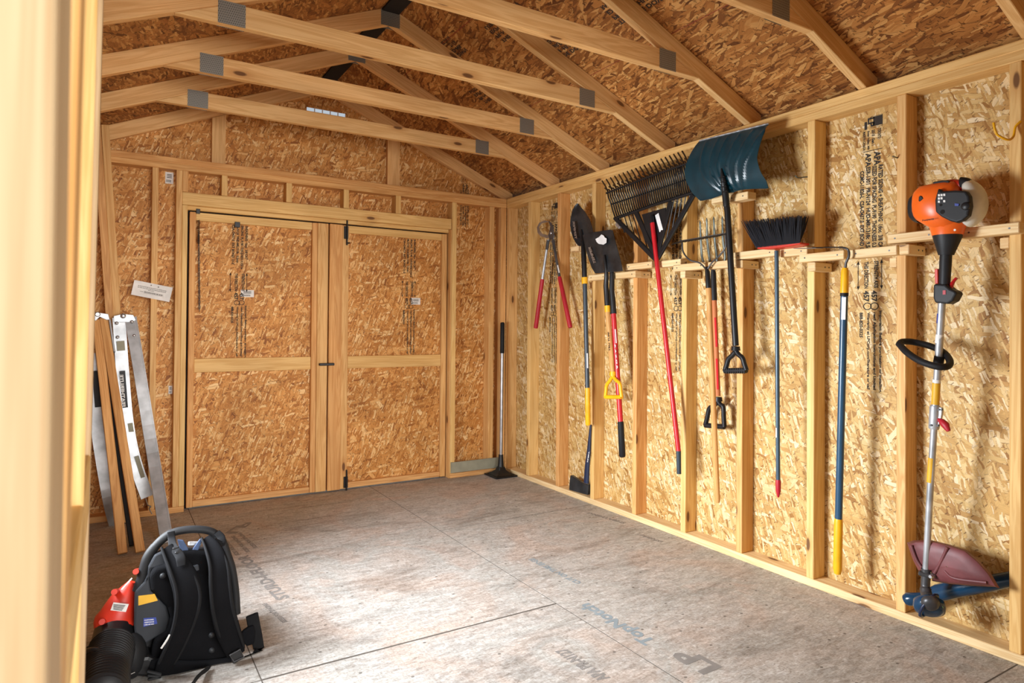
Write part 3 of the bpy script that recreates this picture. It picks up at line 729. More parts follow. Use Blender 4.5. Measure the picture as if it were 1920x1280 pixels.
# ================================================================== ROOF TRUSSES
def zl(x): return H+SL*(Xr-x) if x >= RX else H+SL*(x-XL)
RD = DEP*math.sqrt(1+SL*SL)
def truss(y, label, gable=False):
    t = thing('roof_truss', label, 'roof truss', (RX, y, H), 'roof trusses under the strand board')
    w = STUD-.0005
    for sgn in (1, -1):
        xe = Xr+DEP-.001 if sgn > 0 else XL-DEP+.001
        xh = Xr-.001 if sgn > 0 else XL+.001
        pts = [(RX+sgn*.0004, y, zl(RX)), (xh, y, zl(xh)+.0006), (xe, y, H+.0006), (xe, y, zl(xe)+RD), (RX+sgn*.0004, y, zl(RX)+RD)]
        MB().prism(pts, (0, w, 0), (1, 0, -sgn*SL)).build('rafter', M_roofpine, t, bevel=BV)
    if not gable:
        zb = 2.408; zt_ = zb+DEP; xr = RX+(zl(RX)-zb)/SL; xt = xr-.16
        xr2 = RX+(zl(RX)-zt_)/SL
        MB().prism([(2*RX-xr2+.0, y+.0002, zt_), (2*RX-xr, y+.0002, zb), (xr, y+.0002, zb), (xr2, y+.0002, zt_)], (0, w-.0006, 0), (1, 0, 0)).build('collar_tie', M_roofpine, t, bevel=BV)
        for sgn in (1, -1):
            gx = RX+sgn*.905; gz = 2.452
            for yy, e in ((y-.0012, 0), (y+w+.0002, 0)):
                MB().box(gx-.052, gx+.052, yy, yy+.001, gz-.045, gz+.048).build('gusset_plate', M_gus, t)
        for yy in (y-.0012, y+w+.0002): MB().box(RX-.055, RX+.055, yy, yy+.001, zl(RX)-.012, zl(RX)+.075).build('gusset_plate', M_gus, t)
    return t
truss(Yb+.05, 'pine end truss without collar tie, flat against the back gable', True)
for y, lb in ((4.05, 'pine roof truss with collar tie, nearest the back wall'),
              (3.47, 'pine roof truss with collar tie, second out from the back gable'),
              (2.86, 'pine roof truss whose left gusset plate is cut by the top edge of the photo'),
              (2.25, 'pine roof truss with its right gusset plate above the leaf rake'),
              (1.64, 'pine roof truss ending on the plate right of the snow shovel'),
              (1.03, 'pine roof truss showing only its foot in the top right corner')):
    truss(y, lb)

# ================================================================== TOOL HOLDERS on the right wall
def P(u, v, x): return onX(u, v, x)
def rail(par, u0, v0, u1, v1, xf=2.748, th=.038, dep=None, m=None):
    """horizontal 2x2 running along the wall; u0,v0 / u1,v1 = top front corners"""
    a = P(u0, v0, xf); b = P(u1, v1, xf); z = (a.z+b.z)/2
    r = MB().box(xf, xf+(dep or (Xr-.001-xf)), b.y, a.y, z-th, z, 'y').build('rail', m or M_pineW, par, bevel=BV)
    for y in (a.y-.03, b.y+.03):
        if abs(a.y-b.y) > .12: MB().lathe((xf-.0012, y, z-th/2), (1, 0, 0), [(0, .0035), (.0015, .0035)], 8).build('screw', M_dsteel, r)
    return r, z
def cleat(par, u0, v0, u1, v1, xf, y0, y1):
    a = P(u0, v0, xf); b = P(u1, v1, xf)
    c = MB().box(xf, Xr+DEP-.012, y0, y1, b.z, a.z, 'x').build('cleat', M_pineW, par, bevel=BV)
    for k in (.35, .62):
        MB().lathe((xf+(Xr+DEP-xf)*k, y0-.0008, (a.z+b.z)/2), (0, 1, 0), [(0, .004), (.001, .004)], 8).build('screw', M_dsteel, c)
SY = [onX(u, 700).y for u in (1892, 1680.5, 1512.5, 1381, 1277, 1186, 1108, 1043, 988)]
def holder(label, rails, cleats=(), blocks=(), **kw):
    p = P(rails[0][0], rails[0][1], 2.77)
    t = thing('tool_holder', label, 'tool holder', p, 'wooden tool holders along the right wall')
    for r in rails: _, z = rail(t, *r, **kw)
    for (k, dz) in cleats:
        y1 = SY[k]-STUD-.0004
        c = MB().box(Xr-.052, Xr+DEP-.012, y1-STUD, y1, z-.040+dz, z+dz, 'x').build('cleat', M_pineW, t, bevel=BV)
        for q in (.045, .075): MB().lathe((Xr-.052+q+.03, y1-STUD-.0008, z-.02+dz), (0, 1, 0), [(0, .004), (.001, .004)], 8).build('screw', M_dsteel, c)
    for (k, dz) in blocks:
        y0 = SY[k]+.0004
        MB().box(Xr+.001, Xr+DEP-.012, y0, y0+.030, z-.040+dz, z+dz, 'x').build('block', M_pineW, t, bevel=BV)
    return t
holder('pale pine holder carrying the pointed shovel, furthest along the wall', [(1070, 461, 1085, 461), (1087.5, 459, 1100.5, 458)])
holder('pine holder directly below the black square shovel blade', [(1103, 515.5, 1136.5, 512.5), (1143, 511, 1191, 508.5)], [(5, 0)], [(6, -.042), (5, -.042)])
holder('pine holder gripping the red leaf rake handle', [(1173, 494.5, 1222, 490), (1227.5, 490, 1276, 485)])
holder('pine holder directly under the bow rake head', [(1262, 496, 1322, 491), (1327, 491, 1380, 486.5)], [(4, -.035), (3, -.006)])
holder('short pine holder high on the wall under the snow shovel', [(1333.5, 367, 1356.5, 364.5), (1363.5, 363, 1402, 361.5)], xf=2.735)
holder('pine holder with the push broom head resting on it', [(1375, 471, 1453, 467), (1462, 467, 1513, 462)])
holder('pine holder below the stamped bay, holding the blue-sheened hoe with yellow grips', [(1498, 475.5, 1582, 470), (1592, 467.5, 1681, 460.5)], [(2, -.040), (1, .0)], [(1, -.044)])
holder('raised pine holder carrying the orange string trimmer', [(1664, 437, 1757, 432), (1800, 427, 1911, 417)], [], [(0, -.044)])

# ================================================================== HAND TOOLS
G = 'garden tools hanging on the right wall'
def pt(*a): return [P(u, v, x) for u, v, x in a]
def seg(name, par, mat, pts, r, n=14, sm=50): return MB().tube(pts, r, n).build(name, mat, par, smooth=sm)
def lerp2(a, b, t): return V(a).lerp(V(b), t)
# --- loppers
XH = 2.772
t = thing('loppers', 'long red-gripped bypass loppers hanging open near the back corner', 'loppers', P(1031, 436, 2.79), G)
def blade(name, px, mat, th, xo=0.0):
    pl = [P(u, v, XH+xo) for u, v in px]; m = MB().prism(pl, (th, 0, 0)); return m.build(name, mat, t, bevel=.001)
blade('hook_blade', [(1031, 415), (1020, 413), (1011, 417), (1006.5, 426), (1008, 437), (1014, 443), (1025, 446.5), (1035, 444), (1036, 438), (1026, 440.5), (1016, 438), (1011.5, 432), (1010.5, 425), (1014, 419.5), (1020, 417.5)], M_steel, .005)
blade('cutting_blade', [(1028, 414), (1033, 417), (1037, 424), (1037.5, 431), (1039, 441), (1037, 450), (1030, 448), (1028, 440), (1030.5, 431), (1031.5, 424)], M_dsteel, .004, -.005)
MB().lathe(P(1031.5, 436.5, XH-.010), (1, 0, 0), [(0, .008), (.004, .012), (.02, .012)], 12).build('pivot_bolt', M_steel, t, smooth=40)
MB().tube([P(1034+4.5*math.cos(a/9*6.28), 446+7*math.sin(a/9*6.28), XH+.004) for a in range(9)], .003, 8, closed=True).build('stop_loop', M_steel, t, smooth=50)
for a, b, c in (((1028, 449), (1017, 523), (1004.5, 615)), ((1037, 449), (1049, 519), (1069.5, 614))):
    A, B, C = [P(*q, XH) for q in (a, b, c)]
    s1 = seg('arm', t, M_alu if a[0] < 1030 else M_dsteel, [A, lerp2(A, B, .3), B], [.008, .010, .011])
    MB().tube([lerp2(A, B, .02), lerp2(A, B, .25)], [.013, .012], 8).build('ferrule', M_dsteel, s1, smooth=40)
    seg('grip', t, M_redgrip, [B, lerp2(B, C, .04), lerp2(B, C, .97), C], [.013, .0155, .017, .015])
m = MB(); q = P(1045.5, 497, XH-.0125); r = P(1048.5, 511, XH-.0125); m.bar(q, r, (0, 1, 0), .012, .001); m.build('sticker', M_white, t)
MB().tube([P(1031.5, 432, XH+.005), P(1031.5, 432, Xr+DEP-.003)], .003, 8).build('nail', M_steel, t)

def shovel_blade(par, rows, x0, bulge, mat, name='blade', th=.003, cols=11, crown=0.0):
    """rows: (uL,vL,uR,vR) from tip to shoulder; bulge toward room in the middle"""
    g = []
    for i, (a, b, c, d) in enumerate(rows):
        L, R_ = P(a, b, x0), P(c, d, x0); k = i/(len(rows)-1); row = []
        for j in range(cols):
            s = j/(cols-1); q = L.lerp(R_, s); u = 2*s-1
            q = V((x0+bulge*(1-u*u)*(0.35+.65*k) - crown*math.exp(-(u/.16)**2)*max(0, (k-.45))*1.8 + .012*(1-k)**2, q.y, q.z)); row.append(q)
        g.append(row)
    return MB().grid(g, (-th, 0, 0)).build(name, mat, par, smooth=60)
# --- pointed shovel
t = thing('round_point_shovel', 'pointed digging shovel with black blade and yellow collar, furthest shovel from the camera', 'shovel', P(1094, 470, 2.76), G)
shovel_blade(t, [(1079.5, 381, 1081, 381), (1076, 386, 1088, 388.5), (1072, 394, 1096, 397), (1069.5, 408, 1105, 411), (1069, 422, 1110, 425), (1071, 434, 1113, 438), (1075, 446, 1112, 450), (1080, 455, 1109, 458), (1085, 461, 1104, 461)], 2.735, .028, M_blade, crown=.018)
MB().tube(pt((1090, 430, 2.748), (1093, 455, 2.742), (1094.5, 475, 2.735), (1096, 520, 2.735)), [.006, .015, .0185, .0175], 14).build('socket', M_blackm, t, smooth=60)
seg('collar', t, M_yel, pt((1096, 520, 2.735), (1096.6, 532, 2.735)), .021)
seg('handle', t, M_slate, pt((1096.6, 532, 2.735), (1101.5, 727, 2.735)), .0155)
seg('grip', t, M_yel, pt((1101.5, 727, 2.735), (1101.8, 731, 2.735), (1102.5, 794, 2.735), (1102.5, 797, 2.735)), [.0165, .018, .018, .014])
MB().bar(P(1101, 662, 2.7185), P(1101.8, 690, 2.7185), (0, 1, 0), .012, .0012).build('sticker', M_white, t)
tm = MB(); o = P(1078, 449, 2.72); text(tm, 'TEMPER', o+V((0, 0, 0)), V((0, .03, .13)), V((0, -.022, .004))); tm.build('stamped_text', M_steel, t)

# --- axe
t = thing('axe', 'axe with dark blue handle standing head down between the studs', 'axe', P(1095, 920, 2.80), G)
hp = pt((1107.5, 796, 2.79), (1106, 815, 2.79), (1104, 845, 2.79), (1101, 875, 2.79), (1099.5, 905, 2.79))
MB().tube(hp, [.008, .011, .017, .022, .024], 14, flat=((1, 0, 0), .6)).build('handle', M_navy, t, smooth=60)
hd = [P(u, v, 2.80) for u, v in ((1072, 890), (1070, 905), (1069.5, 918), (1087, 923), (1104, 927.5), (1105.5, 908), (1098, 905.5), (1090, 902), (1082, 896))]
MB().prism([p-V((.014, 0, 0)) for p in hd], (.028, 0, 0)).build('head', M_blade, t, bevel=.004)
tm = MB(); o = P(1100, 866, 2.774); text(tm, 'HUSKY', P(1100.5, 866, 2.772), P(1103.5, 846, 2.772)-P(1100.5, 866, 2.772), V((0, -.012, .002))); tm.build('printed_text', M_white, t)

# --- red handled shovel behind the square one
t = thing('red_handled_shovel', 'shovel with red shaft and black grip, its blade behind the square blade', 'shovel', P(1150, 530, 2.76), G)
shovel_blade(t, [(1112, 455, 1118, 455), (1107, 462, 1140, 460), (1106, 475, 1152, 472), (1110, 490, 1158, 487), (1120, 502, 1160, 500), (1135, 510, 1158, 509)], 2.734, .012, M_blackm)
seg('socket', t, M_blackm, pt((1147, 500, 2.729), (1147.5, 520, 2.729), (1147, 545, 2.729), (1149, 565, 2.729), (1150.3, 586, 2.729)), [.010, .0165, .0175, .0185, .019])
seg('handle', t, M_red, pt((1150.3, 586, 2.729), (1163.5, 790, 2.729)), .0165)
seg('grip', t, M_rubber, pt((1163.5, 790, 2.729), (1163.8, 794, 2.729), (1166.8, 854, 2.729), (1167, 857, 2.729)), [.018, .0195, .0205, .014])
seg('ring', t, M_char, pt((1149.8, 580, 2.729), (1150.6, 588, 2.729)), .0198)
MB().bar(P(1153.5, 617, 2.7118), P(1155.5, 643, 2.7118), (0, 1, 0), .009, .001).build('sticker', M_white, t)
tm = MB(); a = P(1153, 646, 2.711); b = P(1157.5, 692, 2.711); text(tm, 'R A Z O R', a+V((0, .006, 0)), b-a, V((0, -.012, 0))); tm.build('printed_text', M_white, t)

# --- square shovel
t = thing('square_shovel', 'square-nosed shovel with scuffed black blade, ash shaft and yellow D-grip', 'shovel', P(1139, 515, 2.74), G)
shovel_blade(t, [(1095, 437, 1143, 430), (1091.5, 441, 1147.5, 432), (1094, 451, 1150.5, 442), (1098.5, 468, 1155, 458), (1104, 486, 1160, 474), (1110, 502, 1165, 492), (1116.5, 512.5, 1168, 508)], 2.703, .008, M_blade, crown=.022, cols=17)
seg('socket', t, M_blackm, pt((1133, 478, 2.694), (1136.5, 505, 2.692), (1137, 520, 2.700), (1136, 535, 2.703), (1137.5, 555, 2.704), (1138.8, 574, 2.704)), [.006, .0115, .015, .0165, .0175, .018])
seg('collar', t, M_yel, pt((1138.8, 573, 2.704), (1139.6, 585, 2.704)), .0195)
seg('handle', t, M_hand, pt((1139.6, 585, 2.704), (1148.5, 697, 2.704)), .0168)
GR = [(1148.5, 694), (1149, 704), (1144, 712), (1137, 724), (1134, 740), (1136.5, 746)]
def dgrip(par, mat, x, top, yl, yr, bl, br, r=.012, name='d_grip', n=6, bar=None, flatk=None):
    """D-shaped grip: top = neck, yl/yr shoulder points, bl/br bottom corners (pixels)"""
    m = MB()
    T = P(*top, x)
    m.tube([P(top[0], top[1]-8, x), T], [r*1.6, r*1.9], 12)
    for sh, bt in ((yl, bl), (yr, br)):
        S, B = P(*sh, x), P(*bt, x)
        m.tube(spline([T-V((0, 0, .002)), T.lerp(S, .45)-V((0, 0, .004)), S, S.lerp(B, .5)+(S-P(*((sh[0]+bt[0])/2 - (1 if sh is yl else -1)*(-1.0), (sh[1]+bt[1])/2), x))*0, B], n), [r*1.25]*1+[r]*(4*n), 10)
    m.tube([P(*bl, x), P(*br, x)], r*1.12, 12)
    return m.build(name, mat, par, smooth=60)
dgrip(t, M_yel, 2.704, (1149, 704), (1137.5, 722), (1162, 719), (1135, 744), (1165.5, 744), .0115)
tm = MB(); a = P(1113, 493, 2.700); b = P(1103, 462, 2.700); text(tm, 'TEMPER', P(1118, 494, 2.692), P(1107, 462, 2.692)-P(1118, 494, 2.692), V((0, .028, .004))); tm.build('stamped_text', M_steel, t)
pp = [P(u, v, 2.690) for u, v in ((1116, 448), (1123, 444), (1127, 439.5), (1131, 441), (1133.5, 445), (1137, 447), (1136.5, 455), (1131, 458.5), (1122, 457), (1118, 453))]
MB().prism([p-V((-.0015, 0, 0)) for p in pp], (.001, 0, 0)).build('worn_patch', M_white, t)
pp = [P(u, v, 2.760) for u, v in ((1141, 600), (1143, 600), (1146, 650), (1143.5, 650))]
tm = MB(); a = P(1143.5, 658, 2.686); b = P(1141.5, 622, 2.686); text(tm, 'TRU TUFF', a, b-a, V((0, .011, 0))); tm.build('printed_text', M_ink, t)

# --- leaf rake
t = thing('leaf_rake', 'wide black plastic leaf rake with long red handle', 'rake', P(1228, 480, 2.74), G)
XK = 2.700
A0, A1 = V((1139, 361)), V((1293, 304))        # upper spine
B0, B1 = V((1154, 409)), V((1303, 359))        # lower bar
NT = 40; tn = MB()
for i in range(NT):
    s = i/(NT-1)
    a = A0.lerp(A1, s); b = B0.lerp(B1, s)
    bow = 6*(1-s)**2
    path = [P(b.x, b.y, XK+.045), P(b.x-3-bow*.3, b.y-14, XK-.005), P((a.x+b.x)/2-bow*.2, (a.y+b.y)/2-4, XK-.035), P(a.x+2, a.y+9, XK-.045), P(a.x, a.y-3, XK-.03)]
    L = 22 if i % 2 == 0 else 7
    path += [P(a.x-4, a.y-L*.55, XK+.0), P(a.x-9-(L > 10)*1, a.y-L, XK+.035)]
    tn.tube(spline(path, 4), .0048, 6)
tn.build('tines', M_black, t, smooth=60)['kind'] = 'stuff'
for (q0, q1, x, r) in ((A0, A1, XK-.046, .006), (B0, B1, XK+.045, .010)):
    seg('crossbar', t, M_black, [P(q0.x-2, q0.y+1, x), P((q0.x+q1.x)/2, (q0.y+q1.y)/2-1, x), P(q1.x+2, q1.y, x)], r)
seg('crossbar', t, M_black, [P(1146, 383, XK-.02), P(1298, 333, XK-.02)], .005)
hub = (1229.5, 489)
for (a, w) in (((1155, 410), .030), ((1301, 364), .030)):
    MB().bar(P(*a, XK+.045), P(hub[0]+(0 if a[0] < 1200 else 3), hub[1]-3, 2.735), (0, 1, 0.3), w, .018).build('strut', M_black, t, bevel=.004)
for (a, w) in (((1192, 396), .034), ((1258, 377), .034)):
    MB().bar(P(*a, XK+.045), P(hub[0]+1, hub[1]-5, 2.735), (0, 1, 0), w, .014).build('strut', M_black, t, bevel=.003)
pl = [P(u, v, 2.738) for u, v in ((1203, 402), (1248, 389), (1247, 410), (1237, 478), (1228, 488), (1221, 470))]
MB().prism(pl, (.006, 0, 0)).build('hub_plate', M_black, t, bevel=.001)
MB().bar(P(1156, 419, XK+.03), P(1163, 427, XK+.03), (0, .3, 1), .02, .016).build('end_clip', M_steel, t, bevel=.002)
for k in range(5):
    a = B0.lerp(B1, .06+k*.05); MB().tube([P(a.x, a.y, XK+.05), P(a.x+8+k*4, a.y+30+k*12, XK+.06)], .0035, 6).build('rear_rib', M_black, t)
    a = B0.lerp(B1, .94-k*.05); MB().tube([P(a.x, a.y, XK+.05), P(a.x-6-k*2, a.y+34+k*10, XK+.06)], .0035, 6).build('rear_rib', M_black, t)
MB().bar(P(1231.5, 401.5, 2.7335), P(1240, 433, 2.7335), (0, 1, .1), .030, .001).build('sticker', M_white, t)
seg('handle', t, M_red, pt((1223, 416, 2.722), (1272.3, 846, 2.722)), .0135)
seg('socket', t, M_blackm, pt((1221.5, 404, 2.724), (1223.3, 418, 2.722)), .0145)
seg('end_cap', t, M_slate, pt((1272.3, 845, 2.722), (1273.2, 888, 2.722)), [.0138, .0125])

# --- garden fork
t = thing('garden_fork', 'four-tined garden fork behind the bow rake, with black D-grip', 'fork', P(1338, 505, 2.77), G)
XF = 2.822
for (u0, v0, um, ub) in ((1312.5, 413, 1314, 1317), (1325, 408, 1326, 1330.5), (1338, 405.5, 1340, 1344), (1354, 405, 1355.5, 1359)):
    MB().tube(spline(pt((u0, v0, XF-.02), ((u0+um)/2, v0+22, XF-.012), (um, 450, XF-.006), (ub, 486, XF), ((ub+1337)/2, 499, XF), (1337, 506, XF)), 5), [.0015]+[.006]*5+[.0075]*16+[.008]*4, 8, flat=((1, 0, 0), .7)).build('tine', M_fork, t, smooth=60)
seg('socket', t, M_char, pt((1336.5, 500, XF), (1337.5, 512, XF), (1339, 563, XF)), [.008, .0145, .0165])
seg('handle', t, M_handred, pt((1339, 563, XF), (1346, 742, XF)), .0140)
MB().bar(P(1341, 595, XF-.0145), P(1343.5, 650, XF-.0145), (0, 1, 0), .012, .0015).build('sticker', M_red, t)
MB().bar(P(1343.8, 672, XF-.0145), P(1346, 730, XF-.0145), (0, 1, 0), .012, .0015).build('sticker', M_red, t)
dgrip(t, M_black, XF, (1346.5, 752), (1330, 766), (1356, 763), (1322.5, 797), (1358, 800), .0125)

# --- bow rake
t = thing('bow_rake', 'steel bow rake with short teeth on a long ash handle', 'rake', P(1328, 505, 2.72), G)
XW = 2.722
a, b = P(1274, 453, XW-.01), P(1363, 438, XW-.01)
MB().bar(a, b, (0, 0, 1), .012, .006).build('head_bar', M_dsteel, t, bevel=.001)
for i in range(14):
    s = (i+.3)/13.6; q = a.lerp(b, s); MB().tube([q, q+V((-.045, 0, -.012)), q+V((-.07, 0, -.022))], [.0035, .003, .0012], 7).build('tooth', M_dsteel, t, smooth=50)
MB().tube(spline(pt((1279, 455, XW-.01), (1281, 472, XW-.01), (1293, 487, XW-.008), (1312, 493, XW), (1324, 505, XW)), 7), .0045, 8).build('bow', M_dsteel, t, smooth=60)
MB().tube(spline(pt((1360, 441, XW-.01), (1360.5, 462, XW-.01), (1350, 478, XW-.008), (1336, 491, XW), (1326, 505, XW)), 7), .0045, 8).build('bow', M_dsteel, t, smooth=60)
seg('socket', t, M_blackm, pt((1324.5, 500, XW), (1326.5, 510, XW), (1328.5, 540, XW)), [.007, .013, .0145])
seg('handle', t, M_hand, pt((1328.5, 540, XW), (1335, 700, XW), (1345, 938, XW), (1345.2, 942, XW)), [.014, .0145, .0145, .011])

# --- snow shovel
t = thing('snow_shovel', 'wide dark teal plastic snow shovel with black shaft', 'snow shovel', P(1362, 370, 2.70), G)
def cat(a, b, c, d, s): return 0.5*((2*b)+(c-a)*s+(2*a-5*b+4*c-d)*s*s+(3*b-a-3*c+d)*s**3)
Ls = [V(p) for p in ((1315, 265), (1309, 279), (1303, 297), (1298, 318), (1297.5, 335), (1303, 352), (1307, 364), (1316, 377))]
Rs = [V(p) for p in ((1445, 233), (1443, 246), (1439, 266), (1434, 292), (1434, 306), (1438, 325), (1444, 340), (1444, 353))]
def samp(L, t):
    x = t*(len(L)-1); i = min(int(x), len(L)-2); f = x-i
    return cat(L[max(i-1, 0)], L[i], L[i+1], L[min(i+2, len(L)-1)], f)
g = []; NR, NC = 26, 60; xs0 = 2.695
for i in range(NR):
    k = i/(NR-1); row = []
    l, r = samp(Ls, k), samp(Rs, k)
    for j in range(NC):
        s = j/(NC-1); q = l.lerp(r, s)
        cen = 0.46
        if k > .8: q.y += (k-.8)*5*(-6*math.sin(math.pi*min(1, max(0, (s-.15)/.8))))*(1 if s > .1 else 0)
        dx = -.055*math.sin(math.pi*(k*.85+.08))          # belly towards the room
        u = s-cen
        # ribs fanning out from the socket
        rb = 0
        for off, dr in ((.00, .0), (.10, .30), (.21, .62), (.33, .95), (-.10, -.22), (-.21, -.5)):
            c0 = off*.55+dr*(1-k)*.42*(1 if k < .95 else .95)
            rb += math.exp(-((u-c0)/.013)**2)*(0.9 if k > .07 and k < .93 else 0)
        dx -= .009*rb
        dx += .012*math.exp(-(u/.05)**2)*(k > .45)*(k-.45)*2
        p = P(q.x, q.y, xs0); row.append(V((xs0+dx, p.y, p.z)))
    g.append(row)
MB().grid(g, (.004, 0, 0)).build('blade', M_teal, t, smooth=70)
e = MB(); pts = [g[0][j]+V((-.001, 0, .001)) for j in range(0, NC)]
e.tube(pts, .0045, 6); e.build('wear_strip', M_alu, t, smooth=60)
seg('socket', t, M_black, [P(1352.5, 316, 2.640), P(1356, 336, 2.640), P(1359.5, 360, 2.664), P(1361.2, 374, 2.690), P(1362, 386, 2.700)], [.004, .012, .0165, .0175, .0165])
cz = MB()
for k in range(4):
    q = P(1354.8+k*1.6, 332+k*9, 2.628+.006*k); cz.box(q.x-.006, q.x+.006, q.y-.016, q.y+.016, q.z-.002, q.z+.002)
cz.build('socket_ribs', M_black, t)
seg('handle', t, M_black, pt((1362, 383, 2.700), (1364, 395, 2.700), (1379.5, 648, 2.700)), .0155)
dgrip(t, M_black, 2.700, (1379.5, 657), (1366, 673), (1392, 671), (1359, 695), (1399.5, 694), .0125)
gp = MB()
for k in range(9):
    q = P(1362.5+k*4.1, 695, 2.687); gp.box(q.x-.001, q.x+.004, q.y-.0025, q.y+.0025, q.z-.014, q.z+.012)
gp.build('grip_ridges', M_black, t)

# --- push broom
t = thing('push_broom', 'broom with black bristles pointing up and thin grey blue pole', 'broom', P(1457, 466, 2.72), G)
XB = 2.715
blk = [P(u, v, XB-.03) for u, v in ((1417, 462), (1420, 466.5), (1440, 467), (1475, 463), (1500, 457.5), (1501, 454), (1460, 458))]
MB().prism(blk, (.07, 0, 0)).build('block', M_rorange, t, bevel=.003)
random.seed(3); br = MB()
for row in range(6):
    for i in range(70):
        s = i/69; b0 = V((1419, 465)).lerp(V((1499, 455.5)), s); tp = V((1399, 414)).lerp(V((1511, 405)), s)
        tp += V((random.uniform(-2.5, 2.5), random.uniform(-1.5, 3.5)))
        x = XB-.028+row*.0125
        p0 = P(b0.x, b0.y, x); p1 = P(tp.x, tp.y, x); p1.x = x+(row-2.5)*.012+random.uniform(-.006, .006)
        m_ = p0.lerp(p1, .5)+V((random.uniform(-.004, .004), random.uniform(-.003, .003), 0))
        br.tube([p0, m_, p1], [.0027, .0026, .0010], 4)
br.build('bristles', M_brist, t)['kind'] = 'stuff'
seg('handle', t, M_bgrey, pt((1456, 470, XB), (1456.2, 486, XB), (1459, 900, XB)), .0098)
seg('end_cap', t, M_redgrip, pt((1459, 899, XB), (1459.1, 903, XB), (1459.2, 920, XB), (1459.3, 932, XB)), [.0105, .0125, .0115, .004])
MB().bar(P(1455.5, 802, XB-.0102), P(1455.6, 820, XB-.0102), (0, 1, 0), .006, .001).build('sticker', M_white, t)

# --- garden hoe
t = thing('garden_hoe', 'garden hoe with dark shaft coloured by its blue sheen and a yellow grip at each end', 'hoe', P(1588, 480, 2.73), G)
XO = 2.722
ns = spline([P(1523, 464, XO-.10), P(1540, 463.5, XO-.075), P(1562, 463.5, XO-.045), P(1580, 464, XO-.012), P(1590, 468, XO), P(1591.5, 480, XO), P(1586.5, 492, XO), P(1584.8, 504, XO)], 6)
MB().tube(ns, [.0022]*8+[.003]*8+[.0045]*10+[.0055]*17, 8).build('neck', M_dsteel, t, smooth=60)
q = ns[1]; MB().obox(q+V((-.01, .02, -.002)), (0, 1, .08), (1, -.3, 0), (0, 0, 1), .055, .020, .0014).build('blade', M_dsteel, t, bevel=.0006)
seg('ferrule', t, M_yel, pt((1584.6, 502, XO), (1584.2, 508, XO), (1583.2, 549, XO)), [.011, .0155, .0170])
seg('handle', t, M_slatesheen, pt((1583.2, 549, XO), (1572.3, 974, XO)), .0152)
seg('ring', t, M_rubber, pt((1583.2, 549, XO), (1583, 555, XO)), .0170)
seg('grip', t, M_yel, pt((1572.4, 972, XO), (1572.2, 977, XO), (1570.5, 1066, XO), (1570.3, 1075, XO)), [.0158, .0178, .0185, .014])
MB().bar(P(1582.3, 557, XO-.0157), P(1581.2, 599, XO-.0157), (0, 1, 0), .019, .001).build('sticker', M_white, t)

# --- yellow hook, small hooks
t = tag(MB().tube(spline([onX(1914, 227, Xr-.002), onX(1904, 238, Xr-.012), onX(1900, 256, Xr-.03), onX(1890, 262, Xr-.06), onX(1872, 254, Xr-.09), onX(1866, 245, Xr-.10), onX(1863, 230, Xr-.10)], 6), .0042, 8).build('storage_hook', M_yel, smooth=60), 'yellow rubber-coated hook screwed into the stud at the right edge', 'hook')
tag(MB().tube(spline([onX(1521, 331, Xr+.02), onX(1508, 332, Xr-.0), onX(1496, 333, Xr-.03), onX(1491, 329, Xr-.04)], 5), .0028, 8).build('nail_hook', M_fork, smooth=60), 'small bent steel hook on the stud above the broom', 'hook')
tag(MB().tube([onX(1689, 298, Xr+.02), onX(1674, 293, Xr-.03)], .003, 8).build('nail', M_fork, smooth=60), 'steel nail sticking out of the stud above the trimmer holder', 'nail')

# ================================================================== STRING TRIMMER
t = thing('string_trimmer', 'orange petrol string trimmer with silver shaft standing in its holder', 'string trimmer', P(1776, 440, 2.70), None)
XT = 2.692
top = P(1778, 440, XT); bot = P(1735.5, 1120, XT+.02); axd = (bot-top).normalized()
def T(u, v, dx=0.0): return P(u, v, XT+dx)
# engine: rounded orange housing built as lofted rings along the wall direction (y)
def loft(rings, name, mat, par, n=18, sm=60):
    """rings: (centre u, centre v, half height px, half depth m, dx) swept left to right"""
    m = MB(); b0 = 0; R_ = []
    for (u, v, hh, dp, dx) in rings:
        c = T(u, v, dx); zt_ = T(u, v-hh, dx).z-c.z; row = []
        for j in range(n):
            a = 2*math.pi*j/n; ca, sa = math.cos(a), math.sin(a)
            ca = math.copysign(abs(ca)**.75, ca); sa = math.copysign(abs(sa)**.75, sa)
            row.append(c+V((dp*ca, 0, zt_*sa)))
        R_.append(row)
    m.v = [p for r in R_ for p in r]
    for i in range(len(R_)-1):
        for j in range(n):
            k = (j+1) % n; m.face([i*n+j, i*n+k, (i+1)*n+k, (i+1)*n+j], [(0, 0)]*4)
    m.face(list(range(n-1, -1, -1)), [(0, 0)]*n); m.face([(len(R_)-1)*n+j for j in range(n)], [(0, 0)]*n)
    o = m.build(name, mat, par, smooth=sm); return o
hs = loft([(1722, 388, 22, .05, 0), (1727, 386, 30, .068, 0), (1736, 385, 36, .082, 0), (1750, 387, 41, .092, 0), (1766, 388, 45, .095, 0), (1784, 386, 46, .092, 0), (1798, 382, 43, .08, 0), (1808, 380, 33, .06, 0)], 'engine_housing', M_orange, t)
loft([(1711, 392, 14, .035, 0), (1713, 391, 22, .045, 0), (1718, 391, 26, .052, 0), (1728, 392, 28, .055, .0)], 'muffler_guard', M_char, t)
MB().prism([T(1758, 352, -.10)]+[T(u, v, -.10) for u, v in ((1766, 358), (1790, 356.5), (1811, 357.5), (1817, 367), (1819, 386), (1815, 404), (1805, 413), (1793, 417.5), (1780, 414), (1764, 406), (1753, 397), (1752, 375))], (.03, 0, 0)).build('side_cover', M_char, t, bevel=.008, seg=3)
tm = MB()
